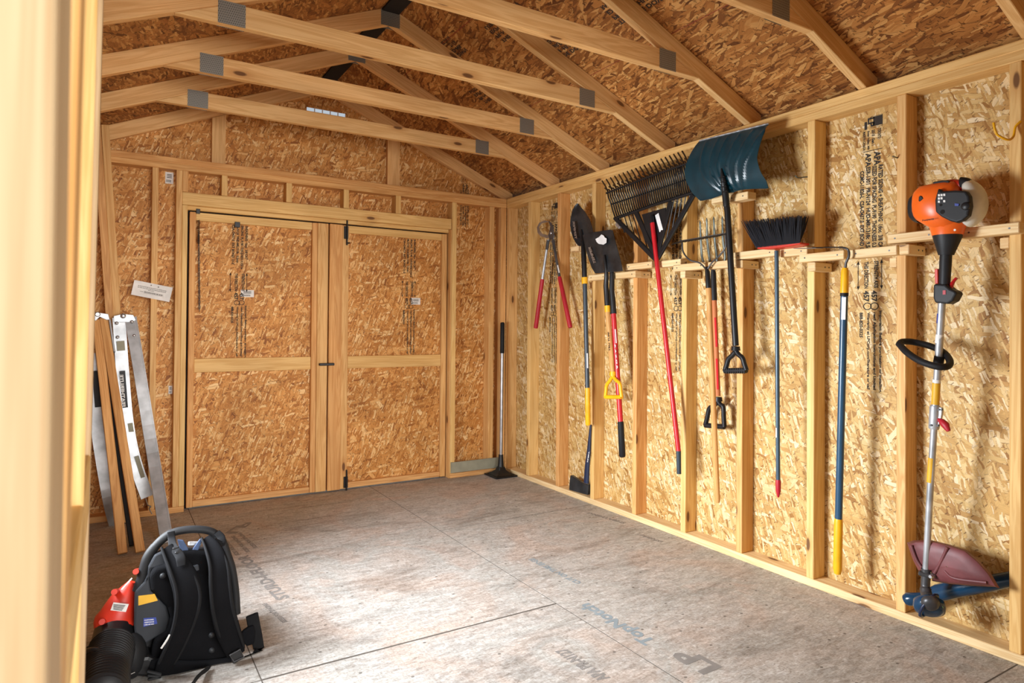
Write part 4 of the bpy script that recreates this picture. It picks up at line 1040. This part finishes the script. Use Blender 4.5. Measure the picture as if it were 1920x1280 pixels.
for r in range(3):
    for c in range(3):
        q = T(1758.5+c*5.0, 364+r*6.0-c*.5, -.1012); e = T(1762.3+c*5.0, 364+r*6.0-c*.5, -.1012)-q
        if (r+c) % 4 != 3: flat(tm, q, e, V((0, 0, -.008)))
tm.build('printed_label', M_white, t)
for (u, v, r) in ((1764, 384, .005), (1767, 397, .008)): MB().lathe(T(u, v, -.1008), (1, 0, 0), [(0, r), (.001, r)], 12).build('vent_hole', M_gap, t)
MB().lathe(T(1809, 386, -.108), (1, 0, 0), [(0, .010), (.003, .014), (.012, .015)], 14).build('air_filter_knob', M_black, t, smooth=40)
MB().prism([T(u, v, -.1035) for u, v in ((1790, 381), (1798, 382), (1797, 386), (1790, 386))], (.003, 0, 0)).build('blue_button', M_blab, t)
MB().prism([T(u, v, -.055) for u, v in ((1748, 341), (1750, 348), (1779, 348), (1780, 339), (1776, 337.5), (1765, 338))], (.06, 0, 0)).build('choke_lever', M_black, t, bevel=.003)
loft([(1781, 354, 16, .05, 0.0), (1792, 348, 12, .045, 0), (1802, 347, 10, .04, 0), (1812, 350, 12, .04, 0)], 'starter_cover', M_rorange, t)
MB().prism([T(u, v, -.092) for u, v in ((1722, 367), (1728, 366), (1733, 372), (1726, 378), (1721, 378))], (.02, 0, 0)).build('cable_cover', M_black, t, bevel=.004)
loft([(1802, 342, 7, .018, -.02), (1805, 343, 11, .028, -.02), (1815, 345, 12, .03, -.02), (1823, 347, 9, .028, -.02)], 'fuel_cap', M_rubber, t)
# fuel tank, crescent
tk = []
for i in range(13):
    s = i/12; a = math.radians(-62+s*128)
    c = V((1802+27*math.cos(a), 382+42*math.sin(a)))
    tk.append((c, 4+11*math.sin(math.pi*min(1, .12+s*.8))))
cp = [T(c.x, c.y, -.02) for c, _ in tk]
MB().tube(cp, [r/490*1.15 for _, r in tk], 16, flat=((1, 0, 0), 1.7)).build('fuel_tank', M_cream, t, smooth=60)
tm = MB(); a = T(1729, 416, -.0975); b = T(1751, 412.5, -.0995); text(tm, 'Husqvarna', a, b-a, V((0, 0, .009))); tm.build('printed_text', M_ink, t)
seg('clutch_housing', t, M_orange, [T(1777, 409, 0), T(1777, 420, 0), T(1776.5, 441, 0)], [.085, .062, .050], 20)
MB().lathe(T(1790, 431, -.054), (1, 0, 0), [(0, .004), (.004, .004)], 8).build('screw', M_white, t)
seg('shaft_cone', t, M_char, [T(1776.5, 437, 0), T(1776.3, 445, 0), T(1774.5, 470, 0), T(1774, 478, 0)], [.049, .048, .031, .026], 20)
seg('rear_grip', t, M_char, [T(1773.8, 474, 0), T(1773, 490, 0), T(1771, 536, 0)], [.020, .0205, .0185], 16)
hb = [T(u, v, -.028) for u, v in ((1749.5, 535), (1751, 531.5), (1772, 533), (1781, 541), (1792, 546), (1793, 551), (1786, 564), (1776, 569.5), (1752, 567.5), (1749, 558))]
MB().prism(hb, (.056, 0, 0)).build('throttle_housing', M_char, t, bevel=.010, seg=3)
MB().box(T(1770, 549, -.030).x, T(1770, 549, -.030).x+.004, T(1773, 549, -.03).y, T(1767.5, 549, -.03).y, T(1770, 552, -.03).z, T(1770, 544, -.03).z).build('stop_switch', M_redgrip, t)
MB().tube(spline([T(1783, 543, 0), T(1785, 533, 0), T(1790, 525, 0), T(1794, 521, 0)], 5), [.006]*8+[.005]*8, 8, flat=((1, 0, 0), 1.6)).build('throttle_trigger', M_red, t, smooth=60)
MB().bar(T(1757.5, 504, 0), T(1758, 532, 0), (0, 1, 0), .012, .018).build('throttle_lock', M_rorange, t, bevel=.002)
sh1 = seg('shaft', t, M_alu, [T(1766, 568, 0), T(1757.8, 700, .003), T(1753.5, 764, .004)], .0130, 18)
cz1 = seg('shaft_coupler', t, M_alu, [T(1753.4, 760, .004), T(1753.3, 763, .004), T(1751.2, 801, .005), T(1751, 804, .005)], [.0165, .0185, .0185, .0165], 18)
seg('shaft_lower', t, M_alu, [T(1751.2, 803, .005), T(1744, 920, .010), T(1735.8, 1072, .018)], .0118, 18)
MB().prism([T(u, v, -.002) for u, v in ((1756, 762), (1766, 764), (1766, 773), (1763, 790), (1757, 803), (1753, 803))], (.014, 0, 0)).build('coupler_flange', M_alu, t, bevel=.002)
for (u, v) in ((1759.5, 768), (1764.5, 768), (1745, 797), (1757.5, 798)): MB().lathe(T(u, v, -.018), (1, 0, 0), [(0, .004), (.01, .004)], 8).build('screw', M_black, cz1)
MB().tube([T(1760, 786, 0), T(1766, 790, -.005), T(1773, 797, -.01), T(1779, 808, -.012)], [.006, .012, .014, .007], 12).build('locking_knob', M_redgrip, t, smooth=60)
lh = spline([T(1686, 645, -.03), T(1692, 640.5, .0), T(1712, 641, .035), T(1745, 649, .045), T(1768, 660, .035), T(1780, 674, -.005), T(1779, 685, -.05), T(1765, 688, -.085), T(1745, 684, -.095), T(1722, 675, -.09), T(1700, 660, -.07), T(1686, 645, -.03)], 6)[:-1]
MB().tube(lh, .0125, 14, closed=True).build('loop_handle', M_rubber, t, smooth=60)
seg('handle_clamp', t, M_rubber, [T(1761.5, 668, .0), T(1757.8, 690, 0)], .018, 14)
def band(u0, v0, u1, v1, mat, r=.0134, nm='sticker'): seg(nm, sh1, mat, [T(u0, v0, .001), T(u1, v1, .002)], r, 18)
band(1764.5, 588, 1763.3, 606, M_blab); band(1762.2, 627, 1760.4, 643, M_white)
band(1756.4, 711, 1755.8, 717, M_white, .0137); band(1755.8, 718, 1753.8, 758, M_ylab, .0137)
seg('warning_label', t, M_ylab, [T(1747.3, 858, .007), T(1744.2, 904, .009)], .0122, 18)
seg('gear_clamp', t, M_dsteel, [T(1736, 1066, .018), T(1735.8, 1084, .018)], .0165, 14)
MB().bar(T(1722, 1073, .0), T(1748, 1080, .02), (0, 0, 1), .016, .020).build('clamp_bracket', M_dsteel, t, bevel=.003)
MB().lathe(T(1744, 1081, -.012), (1, 0, 0), [(0, .006), (.012, .009), (.03, .009)], 10).build('clamp_bolt', M_steel, t)
MB().tube(spline([T(1735.8, 1082, .018), T(1735, 1100, .016), T(1738, 1116, .0), T(1744, 1128, -.02)], 5), [.016]*6+[.020]*5+[.024]*5, 16).build('gear_head', M_dsteel, t, smooth=60)
# guard
go = [(1700.5, 1017), (1712, 1013), (1745, 1012.5), (1780, 1021), (1811, 1031), (1837, 1053), (1859, 1078), (1873, 1102), (1866, 1100), (1815, 1097.5), (1780, 1094.5), (1748, 1089), (1745, 1070), (1722, 1069), (1712, 1050)]
cu, cv = 1775, 1062; rings = []
for k in range(5):
    s = [1, .93, .80, .5, .02][k]; dx = [.0, -.022, -.030, -.034, -.036][k]
    rings.append([T(cu+(u-cu)*s, cv+(v-cv)*s, .045+dx) for u, v in go])
m = MB(); n = len(go)
for r in rings: m.v += r
for i in range(4):
    for j in range(n):
        k = (j+1) % n; m.face([i*n+j, (i+1)*n+j, (i+1)*n+k, i*n+k], [(0, 0)]*4)
b = len(m.v); m.v += [p+V((.004, 0, 0)) for r in rings for p in r]
for i in range(4):
    for j in range(n):
        k = (j+1) % n; m.face([b+i*n+j, b+i*n+k, b+(i+1)*n+k, b+(i+1)*n+j], [(0, 0)]*4)
for j in range(n):
    k = (j+1) % n; m.face([j, k, b+k, b+j], [(0, 0)]*4)
gd = m.build('debris_guard', M_guard, t, smooth=35)
for path in (((1776, 1026), (1768, 1045), (1757, 1066), (1752, 1074)), ((1771, 1070), (1790, 1084), (1850, 1092)), ((1708, 1022), (1718, 1048), (1728, 1064))):
    MB().tube(spline([T(u, v, .012) for u, v in path], 5), .006, 8, flat=((1, 0, 0), .9)).build('guard_rib', M_guard, gd, smooth=60)
# cutting head
hc = T(1742, 1131, -.022)
MB().lathe(hc-V((.0, 0, 0)), (-.55, -.35, -.6), [(-.02, .030), (-.005, .052), (.012, .054), (.028, .050), (.038, .030)], 22).build('trimmer_head', M_bluesheen, t, smooth=50)
MB().tube(spline([T(1761, 1133, -.03), T(1768, 1138, -.035), T(1764, 1146, -.03)], 4), .0012, 6).build('trimmer_line', M_twine, t)

MB().lathe(hc+V((-.030, -.018, .020)), (-.60, -.45, -.35), [(0, .030), (.012, .031), (.022, .024), (.028, .012)], 20).build('head_hub', M_dsteel, t, smooth=50)
MB().tube([hc+V((-.01+.050*math.cos(a*.5), -.004-.02*math.sin(a*.5), -.004+.046*math.sin(a*.5))) for a in range(12)], .006, 8).build('head_rim', M_navy, t, smooth=60)

# black tube, blue sky reflection put in its colour, lying behind the trimmer guard
t = thing('blower_tube', 'shiny black tube with painted blue sky reflection lying behind the maroon trimmer guard', 'tube', onX(1760, 1120, Xr+.03))
def U(u, v, x): return onX(u, v, x)
XU = Xr+.034
seg('barrel', t, M_bluesheen, [U(1745, 1118, XU), U(1762, 1111, XU), U(1800, 1102, XU), U(1862, 1092, XU), U(1900, 1084, XU)], [.030, .033, .033, .029, .026], 20)
seg('nozzle', t, M_bluesheen, [U(1699, 1124, Xr-.03), U(1703, 1123, Xr-.03), U(1716, 1123, Xr-.02), U(1728, 1121, Xr-.01), U(1748, 1118, XU-.01)], [.021, .026, .025, .022, .026], 18)

# ================================================================== LEANING AGAINST THE BACK WALL
GS = 'folded leg sections leaning on the back wall'
t = thing('hinged_wooden_legs', 'pair of weathered wooden legs bolted together under a metal cap, leaning', 'folding legs', onZ(240, 1040))
for (u0, v0, u1, v1, dy, m_, nm) in ((181, 602, 230, 1038, 0, M_old, 'leg'), (194, 599, 263, 1035, .0, M_old, 'leg')):
    A = onY(u0, v0, 4.56); Bq = onZ(u1, v1, .004)
    MB().bar(Bq, A, (1, 0, 0), .043, .055).build(nm, m_, t, bevel=.003)
A = onY(190, 606, 4.60); MB().bar(onZ(249, 1022, .004), A, (1, 0, 0), .035, .03).build('leg', M_char, t, bevel=.003)
cp = [onY(u, v, 4.525) for u, v in ((172.5, 600), (173, 588), (181, 585.5), (185, 585.5), (203, 588.5), (206, 599), (200, 600), (187, 594), (180, 601))]
MB().prism(cp, (0, .07, 0)).build('metal_cap', M_alu, t, bevel=.002)
MB().lathe(onY(183, 589, 4.515), (0, 1, 0), [(0, .010), (.004, .014), (.02, .015)], 14).build('hinge_bolt', M_steel, t, smooth=40)
MB().bar(onY(205.5, 600, 4.55), onY(214.5, 660, 4.50), (1, 0, 0), .010, .05).build('side_brace', M_alu, t, bevel=.002)

t = thing('hinged_aluminium_rails', 'pair of silver aluminium rails riveted together at the top, leaning', 'folding legs', onZ(312, 1012))
def curvebar(name, pts, w, th, mat, par):
    """flat channel following points"""
    pts = spline(pts, 6); m = MB(); g0 = []
    for i in range(len(pts)-1): pass
    n = len(pts); L = []
    for i, p in enumerate(pts):
        d = (pts[min(i+1, n-1)]-pts[max(i-1, 0)]).normalized(); s = V((1, 0, 0)); s = (s-d*s.dot(d)).normalized(); nn = d.cross(s)
        if nn.y > 0: nn = -nn
        L.append([p-s*w/2+nn*.0, p-s*w/2+nn*th, p-s*(w/2-.006)+nn*th, p-s*(w/2-.006)+nn*(th-.004), p+s*(w/2-.006)+nn*(th-.004), p+s*(w/2-.006)+nn*th, p+s*w/2+nn*th, p+s*w/2])
    for r in L: m.v += r
    k = 8
    for i in range(n-1):
        for j in range(k): q = (j+1) % k; m.face([i*k+j, i*k+q, (i+1)*k+q, (i+1)*k+j], [(0, 0)]*4)
    m.face(range(k-1, -1, -1), [(0, 0)]*k); m.face([(n-1)*k+j for j in range(k)], [(0, 0)]*k)
    return m.build(name, mat, par)
rl = curvebar('rail', [onY(223, 596, 4.56), onY(230, 700, 4.53), onY(238, 790, 4.50), (onY(252, 862, 4.47)), onY(276, 931, 4.44)], .066, .022, M_alu, t)
rr = curvebar('rail', [onY(244.5, 596, 4.56), onY(262, 700, 4.46), onY(286, 850, 4.32), onZ(313, 1018, .004)], .062, .022, M_alu, t)
cp = [onY(u, v, 4.53) for u, v in ((213, 604), (213, 592), (222, 590), (230, 588), (250, 590), (255, 600), (248, 604), (234, 604))]
MB().prism(cp, (0, .012, 0)).build('hinge_plate', M_alu, t, bevel=.002)
MB().lathe(onY(231, 592, 4.518), (0, 1, 0), [(0, .010), (.004, .015), (.02, .015)], 14).build('hinge_bolt', M_steel, t, smooth=40)
for u, v in ((219, 605.5), (247.5, 603), (220.5, 632), (251.5, 629)): MB().lathe(onY(u, v, 4.505), (0, 1, 0), [(0, .005), (.003, .009), (.02, .010)], 10).build('rivet', M_steel, t, smooth=40)
def plate_on(u0, v0, u1, v1, y, w, mat, par, nm='sticker'): return MB().bar(onY(u0, v0, y), onY(u1, v1, y), (1, 0, 0), w, .001).build(nm, mat, par)
plate_on(226, 639, 227.5, 657, 4.505, .040, M_greyb, rl); s_ = plate_on(229.5, 695, 235, 764, 4.49, .028, M_char, rl)
a = onY(235.5, 762, 4.488); b = onY(231, 702, 4.488); tm = MB(); text(tm, 'FEATHERLITE', a+V((-.018, 0, 0)), b-a, V((.0, 0, 0))+V((-.0, 0, 0))+V((.020, 0, .002))*-1 if False else V((-.0001, 0, 0))+V((.018, 0, 0))*1.0)
tm.build('printed_text', M_white, s_)
plate_on(244, 793, 247, 815, 4.475, .026, M_greyb, rl); plate_on(256, 855, 268, 895, 4.435, .022, M_greyb, rl)
MB().tube(spline([onY(273, 934, 4.43), onY(277, 946, 4.43), onY(283, 949, 4.43), onY(280, 953, 4.43), onY(285, 963, 4.43)], 5), .0035, 8).build('pull_hook', M_steel, t, smooth=60)

t = thing('aluminium_rail', 'single dull aluminium rail half hidden behind the wooden legs', 'rail', onZ(222, 990))
r3 = curvebar('rail', [onY(172, 662, 4.61), onY(176, 740, 4.60), onY(186, 830, 4.58), onY(203, 930, 4.54), onZ(216, 982, .004)], .062, .02, M_alu, t)
plate_on(179, 695, 184, 763, 4.57, .032, M_char, r3)
for (ua, va, ub, vb, lb) in ((181, 233, 206, 600, 'leaning two by four at the far left, next to the left wall'), (197, 235, 220, 600, 'leaning two by four in front of the end of the top plate')):
    y = 4.648; A = onY(ua, va, y); Bq = onY(ub, vb, y); d = (Bq-A); bot = A+d*((A.z-.006)/(A.z-Bq.z))
    bot.y -= .05; A.y += .005
    tag(MB().bar(bot, A, (1, 0, 0), .041, .046).build('lumber_board', M_old if ua < 190 else M_pine, bevel=BV), lb, 'board', 'boards leaning in the back left corner')
# card pinned to the stud
cq = [onY(u, v, Yb-.004) for u, v in ((245.5, 552), (317.5, 566), (324, 539), (252, 524.5))]
card = MB().prism(cq, (0, .0015, 0)).build('notice_card', M_white); tag(card, 'white printed card tacked at a slant to the narrow back wall stud', 'card')
ex = (cq[1]-cq[0]); ey = (cq[3]-cq[0]); tm = MB(); up = V((0, -.0006, 0))
random.seed(5)
def dashes(x0, x1, y, h):
    x = x0
    while x < x1:
        w_ = random.uniform(.01, .045); flat(tm, cq[0]+ex*x+ey*y+up, ex*min(w_, x1-x), ey*h); x += w_+.008
dashes(.12, .86, .66, .045); dashes(.12, .86, .56, .045); dashes(.4, .55, .47, .04)
dashes(.20, .28, .32, .04); dashes(.30, .80, .30, .09); flat(tm, cq[0]+ex*.30+ey*.26+up, ex*.52, ey*.015)
flat(tm, cq[0]+ex*.43+ey*.82+up, ex*.03, ey*.09); flat(tm, cq[0]+ex*.62+ey*.80+up, ex*.03, ey*.09)
tm.build('printed_lines', M_inkf, card)
# grey painted board on the bottom plate
a = onY(846, 867, Yb-.012); b = onY(935, 877, Yb-.012)
MB().box(a.x, b.x, Yb-.013, Yb-.0006, b.z+.004, a.z, 'x').build('painted_board', M_greyb, wb, bevel=.001)
# tamper
t = thing('hand_tamper', 'hand tamper with black plate and steel pole standing in the back corner', 'tamper', (2.698, 4.572, 0))
tc = V((2.698, 4.565, 0)); tp = onY(942.3, 604, 4.60)
pz = lambda z: tc.lerp(tp, z/tp.z)+V((0, 0, 0))
m = MB()
for (h, z) in ((.0985, .001),): m.prism([(tc.x-h, tc.y-h, .001), (tc.x+h, tc.y-h, .001), (tc.x+h, tc.y+h, .001), (tc.x-h, tc.y+h, .001)], (0, 0, .014))
m.build('base_plate', M_blackm, t, bevel=.004)
pr = MB(); b0 = 0
for z, h in ((.0155, .085), (.03, .055), (.05, .032), (.075, .024)):
    pr.v += [V((tc.x-h, tc.y-h, z)), V((tc.x+h, tc.y-h, z)), V((tc.x+h, tc.y+h, z)), V((tc.x-h, tc.y+h, z))]
for i in range(3):
    for j in range(4): k = (j+1) % 4; pr.face([i*4+j, i*4+k, i*4+4+k, i*4+4+j], [(0, 0)]*4)
pr.face([3, 2, 1, 0], [(0, 0)]*4); pr.face([12, 13, 14, 15], [(0, 0)]*4); pr.build('base_cone', M_blackm, t, bevel=.003)
seg('socket', t, M_blackm, [tc+V((0, 0, .07)), pz(.12), pz(.17)], [.026, .022, .019])
seg('pole', t, M_steel, [pz(.16), pz(1.0)], .0140); seg('grip', t, M_rubber, [pz(.98), pz(.985), tp-V((0, 0, .01)), tp], [.016, .0185, .018, .012])

# ================================================================== BACKPACK BLOWER
YP = 2.60
t = thing('backpack_blower', 'backpack leaf blower with black straps and red elbow on the floor', 'leaf blower', onZ(350, 1235))
def Q(x, y, d=0.0): return onY(140+x/4, 960+y/4, YP-d)      # d = towards the camera
def qpoly(pts, d0, th, name, mat, par=t, bevel=.004, seg_=2):
    return MB().prism([Q(x, y, d0) for x, y in pts], (0, th, 0)).build(name, mat, par, bevel=bevel, seg=seg_)
def floorclamp(p, z=.004): return V((p.x, p.y, max(p.z, z)))
# engine block behind the pad
qpoly([(560, 420), (1120, 400), (1190, 560), (1200, 900), (1180, 1080), (520, 1110), (500, 700)], -.04, .24, 'engine_housing', M_char, bevel=.03, seg_=4)
fr = qpoly([(450, 600), (540, 480), (550, 400), (600, 330), (700, 280), (1100, 260), (1160, 380), (1195, 560), (1210, 800), (1225, 1090), (1100, 1150), (520, 1150), (455, 990), (445, 850)], -.02, .035, 'back_frame', M_black, bevel=.010)
gp_ = qpoly([(452, 598), (520, 525), (548, 470), (552, 410), (600, 320), (668, 290), (690, 400), (580, 425), (560, 480), (575, 590), (690, 710), (715, 800), (690, 905), (600, 945), (510, 1000), (455, 985), (445, 850)], .022, .035, 'side_panel', M_grey, bevel=.006)
qpoly([(478, 628), (600, 613), (624, 662), (478, 700)], .0232, .0012, 'yellow_label', M_ylab, gp_, 0)
bl = qpoly([(517, 795), (610, 788), (620, 835), (515, 860)], .0232, .0012, 'blue_label', M_blab, gp_, 0)
tm = MB()
for k, tx in enumerate(('CUSTOMER', 'ASSISTANCE', '1-800-487-5951')): text(tm, tx, Q(522, 815+k*17, .0240), Q(595, 808+k*17, .0240)-Q(522, 815+k*17, .0240), V((0, 0, .0042)))
tm.build('printed_text', M_white, bl)
qpoly([(600, 420), (700, 395), (760, 300), (900, 290), (1060, 310), (1130, 420), (1170, 600), (1190, 850), (1200, 1080), (1080, 1150), (700, 1170), (560, 1120), (600, 960), (700, 900), (720, 800), (700, 720), (575, 590), (560, 480)], .045, .05, 'back_pad', M_fabric, bevel=.018, seg_=4)
# top handle tube
ht = spline([Q(470, 590, .0), Q(500, 500, .0), Q(520, 420, .0), Q(550, 330, 0), Q(610, 250, 0), Q(680, 185, .0), Q(760, 145, .0), Q(880, 128, .0), Q(990, 135, .0), Q(1060, 165, .0), Q(1110, 225, 0), Q(1145, 320, 0), Q(1180, 430, 0), Q(1205, 600, 0), Q(1215, 760, 0)], 6)
rs_ = [.018]*18+[.017]*10+[.0125]*(len(ht)-28)
rs_ = [(.016 if i < 24 else .015 if i < 34 else .0135 if i < 56 else .014) for i in range(len(ht))]
seg('carry_handle', t, M_rubber, ht, rs_, 14)
MB().bar(Q(850, 235, .0), Q(950, 235, .0), (0, 0, 1), .012, .02).build('crossbar', M_alu, t, bevel=.003)
qpoly([(770, 205), (815, 210), (850, 270), (860, 330), (830, 340), (790, 280)], .03, .006, 'blue_strap', plain('blue_webbing', (.05, .08, .16), .8), bevel=.002)
qpoly([(940, 200), (960, 205), (930, 280), (890, 330), (865, 330), (890, 270)], .03, .006, 'blue_strap', bpy.data.materials['blue_webbing'], bevel=.002)
def pad(name, path, d, mat=M_fabric, par=t, thick=.020):
    """padded strap: path of (x, y, halfwidth, d)"""
    C = spline([Q(x, y, dd) for x, y, w, dd in path], 6); W = [w for *_, w, _ in path]
    ws = spline([V((w, 0, 0)) for x, y, w, dd in path], 6); m = MB(); n = len(C); k = 16
    for i, p in enumerate(C):
        tg = (C[min(i+1, n-1)]-C[max(i-1, 0)]).normalized(); f_ = V((0, -1, 0)); sd = tg.cross(f_).normalized(); nn = sd.cross(tg).normalized()
        hw = ws[i].x/4/1236*2.45
        for j in range(k):
            a = 2*math.pi*j/k; ca, sa = math.cos(a), math.sin(a)
            ca = math.copysign(abs(ca)**.6, ca); sa = math.copysign(abs(sa)**.8, sa)
            m.v.append(floorclamp(p+sd*hw*ca+nn*thick/2*sa))
    for i in range(n-1):
        for j in range(k): q = (j+1) % k; m.face([i*k+j, i*k+q, (i+1)*k+q, (i+1)*k+j], [(0, 0)]*4)
    m.face(range(k-1, -1, -1), [(0, 0)]*k); m.face([(n-1)*k+j for j in range(k)], [(0, 0)]*k)
    return m.build(name, mat, par, smooth=60)
s1 = pad('shoulder_strap', [(690, 265, 40, .06), (745, 350, 62, .085), (800, 450, 80, .11), (845, 570, 88, .125), (850, 700, 84, .13), (815, 850, 72, .12), (755, 1000, 66, .11), (690, 1130, 60, .09), (660, 1190, 50, .08)], .1)
for off in (-1, 1):
    pad('strap_piping', [(690+off*38, 265, 9, .066), (745+off*62, 350, 10, .090), (800+off*80, 450, 11, .115), (845+off*87, 570, 11, .13), (850+off*83, 700, 11, .135), (815+off*71, 850, 10, .125), (755+off*65, 1000, 9, .115), (690+off*58, 1130, 8, .096)], .1, M_fabric2, s1, .016)
s2 = pad('shoulder_strap', [(985, 195, 34, .05), (1040, 280, 56, .08), (1080, 400, 66, .11), (1092, 560, 72, .125), (1110, 720, 76, .13), (1150, 880, 78, .12), (1195, 1000, 72, .10), (1210, 1060, 60, .09)], .1)
for off in (-1, 1):
    pad('strap_piping', [(985+off*32, 195, 8, .056), (1040+off*55, 280, 9, .086), (1080+off*65, 400, 11, .115), (1092+off*71, 560, 12, .13), (1110+off*75, 720, 12, .135), (1150+off*77, 880, 10, .125), (1195+off*70, 1000, 9, .105)], .1, M_fabric2, s2, .016)
pad('strap_loop', [(722, 145, 24, .022), (728, 200, 24, .03), (740, 260, 26, .07), (790, 330, 30, .105), (800, 400, 26, .118)], .1, M_fabric2, thick=.005)
for k in range(3): MB().bar(Q(735+k*18, 275+k*30, .095), Q(785+k*18, 258+k*30, .095), (0, 0, 1), .008, .007).build('ladder_buckle', M_black, s1, bevel=.002)
pad('strap_loop', [(1065, 150, 22, .022), (1100, 190, 26, .03), (1100, 240, 24, .045), (1040, 210, 20, .06)], .1, M_fabric2, thick=.005)
bk = [Q(x, y, .118) for x, y in ((1160, 1070), (1240, 1025), (1275, 1090), (1190, 1145))]
MB().prism(bk, (0, .012, 0)).build('strap_buckle', M_black, t, bevel=.004)
MB().tube([Q(1162, 1072, .122), Q(1240, 1028, .122), Q(1270, 1085, .122), Q(1195, 1120, .122)], .0022, 6, closed=True).build('buckle_frame', M_dsteel, t)
pad('reflective_strip', [(712, 918, 5, .142), (690, 960, 6, .140), (650, 1020, 6, .13)], .1, M_white, s1, .003)
for x, y in ((662, 482), (905, 430), (1028, 928), (1030, 1042)): MB().lathe(Q(x, y, .054), (0, 1, 0), [(0, .006), (.004, .0095), (.012, .010)], 14).build('pad_button', M_char, t, smooth=50)
MB().bar(Q(905, 395, .05), Q(910, 440, .05), (1, 0, 0), .02, .012).build('strap_slider', M_grey, t, bevel=.003)
# hip belt
qpoly([(1255, 900), (1300, 870), (1345, 850), (1360, 900), (1350, 990), (1290, 1010), (1262, 970)], .04, .02, 'hip_belt', M_fabric, bevel=.007, seg_=3)
pad('hip_belt', [(1330, 770, 44, .03), (1345, 850, 44, .02), (1370, 960, 40, .02), (1385, 1060, 36, .03), (1372, 1110, 30, .04)], .1, M_fabric2, thick=.012)
pad('hip_belt', [(1180, 1120, 26, .08), (1260, 1130, 30, .07), (1330, 1120, 30, .06), (1385, 1080, 26, .05), (1350, 1040, 20, .05)], .1, M_fabric, thick=.008)
pad('hip_belt', [(560, 1150, 50, .05), (720, 1165, 50, .06), (900, 1165, 46, .06), (1060, 1150, 44, .06), (1180, 1125, 36, .07)], .1, M_fabric, thick=.03)
pad('waist_strap', [(1010, 1170, 22, .10), (960, 1200, 24, .15), (920, 1240, 28, .20), (880, 1290, 30, .25), (840, 1330, 30, .30)], .1, M_fabric2, thick=.005)
for k in range(3): MB().bar(floorclamp(Q(540+k*4, 1190+k*32, .10), .02), floorclamp(Q(650, 1215+k*30, .10), .02), (0, 0, 1), .008, .012).build('adjuster_buckle', M_char, t, bevel=.002)
qpoly([(455, 1090), (560, 1080), (770, 1180), (770, 1245), (600, 1250), (440, 1235)], .06, .12, 'base_frame', M_black, bevel=.012)
# red elbow
el = [(445, 560, 20), (430, 600, 58), (405, 660, 98), (380, 720, 118), (340, 790, 132), (310, 830, 136), (306, 850, 132)]
pts = [Q(430, 520, -.06), Q(405, 575, -.06), Q(372, 640, -.06), Q(346, 710, -.06), Q(326, 765, -.06), Q(318, 790, -.06), Q(314, 812, -.06), Q(310, 848, -.06)]
rr_ = [22, 50, 78, 98, 112, 128, 130, 124]
E_ = MB().tube(pts, [r/4/1236*2.6 for r in rr_], 24).build('outlet_elbow', M_rorange, t, smooth=50)
MB().tube([Q(311, 838, -.06), Q(309, 860, -.06)], [124/4/1236*2.6*1.0, 120/4/1236*2.6], 24).build('elbow_rim', M_rorange, E_, smooth=50)
for x, y in ((296, 598), (205, 822), (458, 445)): MB().tube([Q(x, y, .015), Q(x+18, y-4, -.05)], [.0095, .0095], 12).build('screw_boss', M_rorange, E_, smooth=50)
st_ = MB().bar(Q(280, 705, .006), Q(395, 718, .006), (0, 0, 1), .026, .001).build('sticker', M_white, E_)
tm = MB()
for k in range(5): flat(tm, Q(290, 694+k*9, .0075), Q(380-6*k, 702+k*9, .0075)-Q(290, 694+k*9, .0075), V((0, 0, .0022)))
tm.build('printed_lines', M_ink, st_)
sb_ = MB().bar(Q(352, 578, .012), Q(430, 494, .004), (.7, 0, .7), .020, .001).build('barcode_sticker', M_white, E_)
tm = MB()
for k in range(12):
    p_ = Q(368, 572, .0135).lerp(Q(424, 505, .0065), k/12); flat(tm, p_+V((-.006, -.001, -.005)), V((.0016, 0, .0018)), V((.010, 0, .009)))
tm.build('printed_bars', M_ink, sb_)
# blower tube with corrugated hose
tb_ = [Q(308, 850, -.06), Q(290, 930, -.02), Q(275, 1030, .05)]
seg('blower_pipe', t, M_black, tb_, [.062, .062, .064], 24)
hs_ = spline([Q(278, 1020, .04), Q(262, 1090, .10), Q(240, 1160, .16), Q(225, 1230, .22), Q(215, 1310, .30), Q(205, 1400, .38)], 40)
hs_ = [V((p.x, p.y, max(p.z, .078))) for p in hs_]
seg('corrugated_hose', t, M_black, hs_, [.066+.0045*math.sin(i*.62) for i in range(len(hs_))], 24, 70)
seg('clamp_ring', t, M_dsteel, [Q(274, 1035, .05), Q(272, 1046, .06)], .0665, 24)
MB().tube(spline([Q(85, 1040, .12), Q(150, 1030, .16), Q(240, 1060, .17), (Q(320, 1130, .15)), Q(370, 1210, .12), Q(400, 1270, .10)], 6), .0075, 10).build('throttle_cable', M_black, t, smooth=60)
MB().tube([Q(395, 1030, .0), Q(460, 1025, .0)], .005, 8).build('cable_clip', M_black, t)
MB().tube([Q(88, 1040, .12), Q(130, 1060, .10)], [.014, .010], 10).build('cable_boot', M_rubber, t, smooth=60)
MB().tube(spline([Q(345, 1240, .15), Q(330, 1195, .15), Q(360, 1160, .15), Q(388, 1175, .15), Q(380, 1220, .15), Q(415, 1215, .12), Q(450, 1200, .08)], 5), .0012, 6).build('wire_tie', M_white, t, smooth=60)
MB().ball(floorclamp(Q(430, 1165, .03), .08), .045, .05, .075).build('rubber_foot', M_rubber, t, smooth=60)
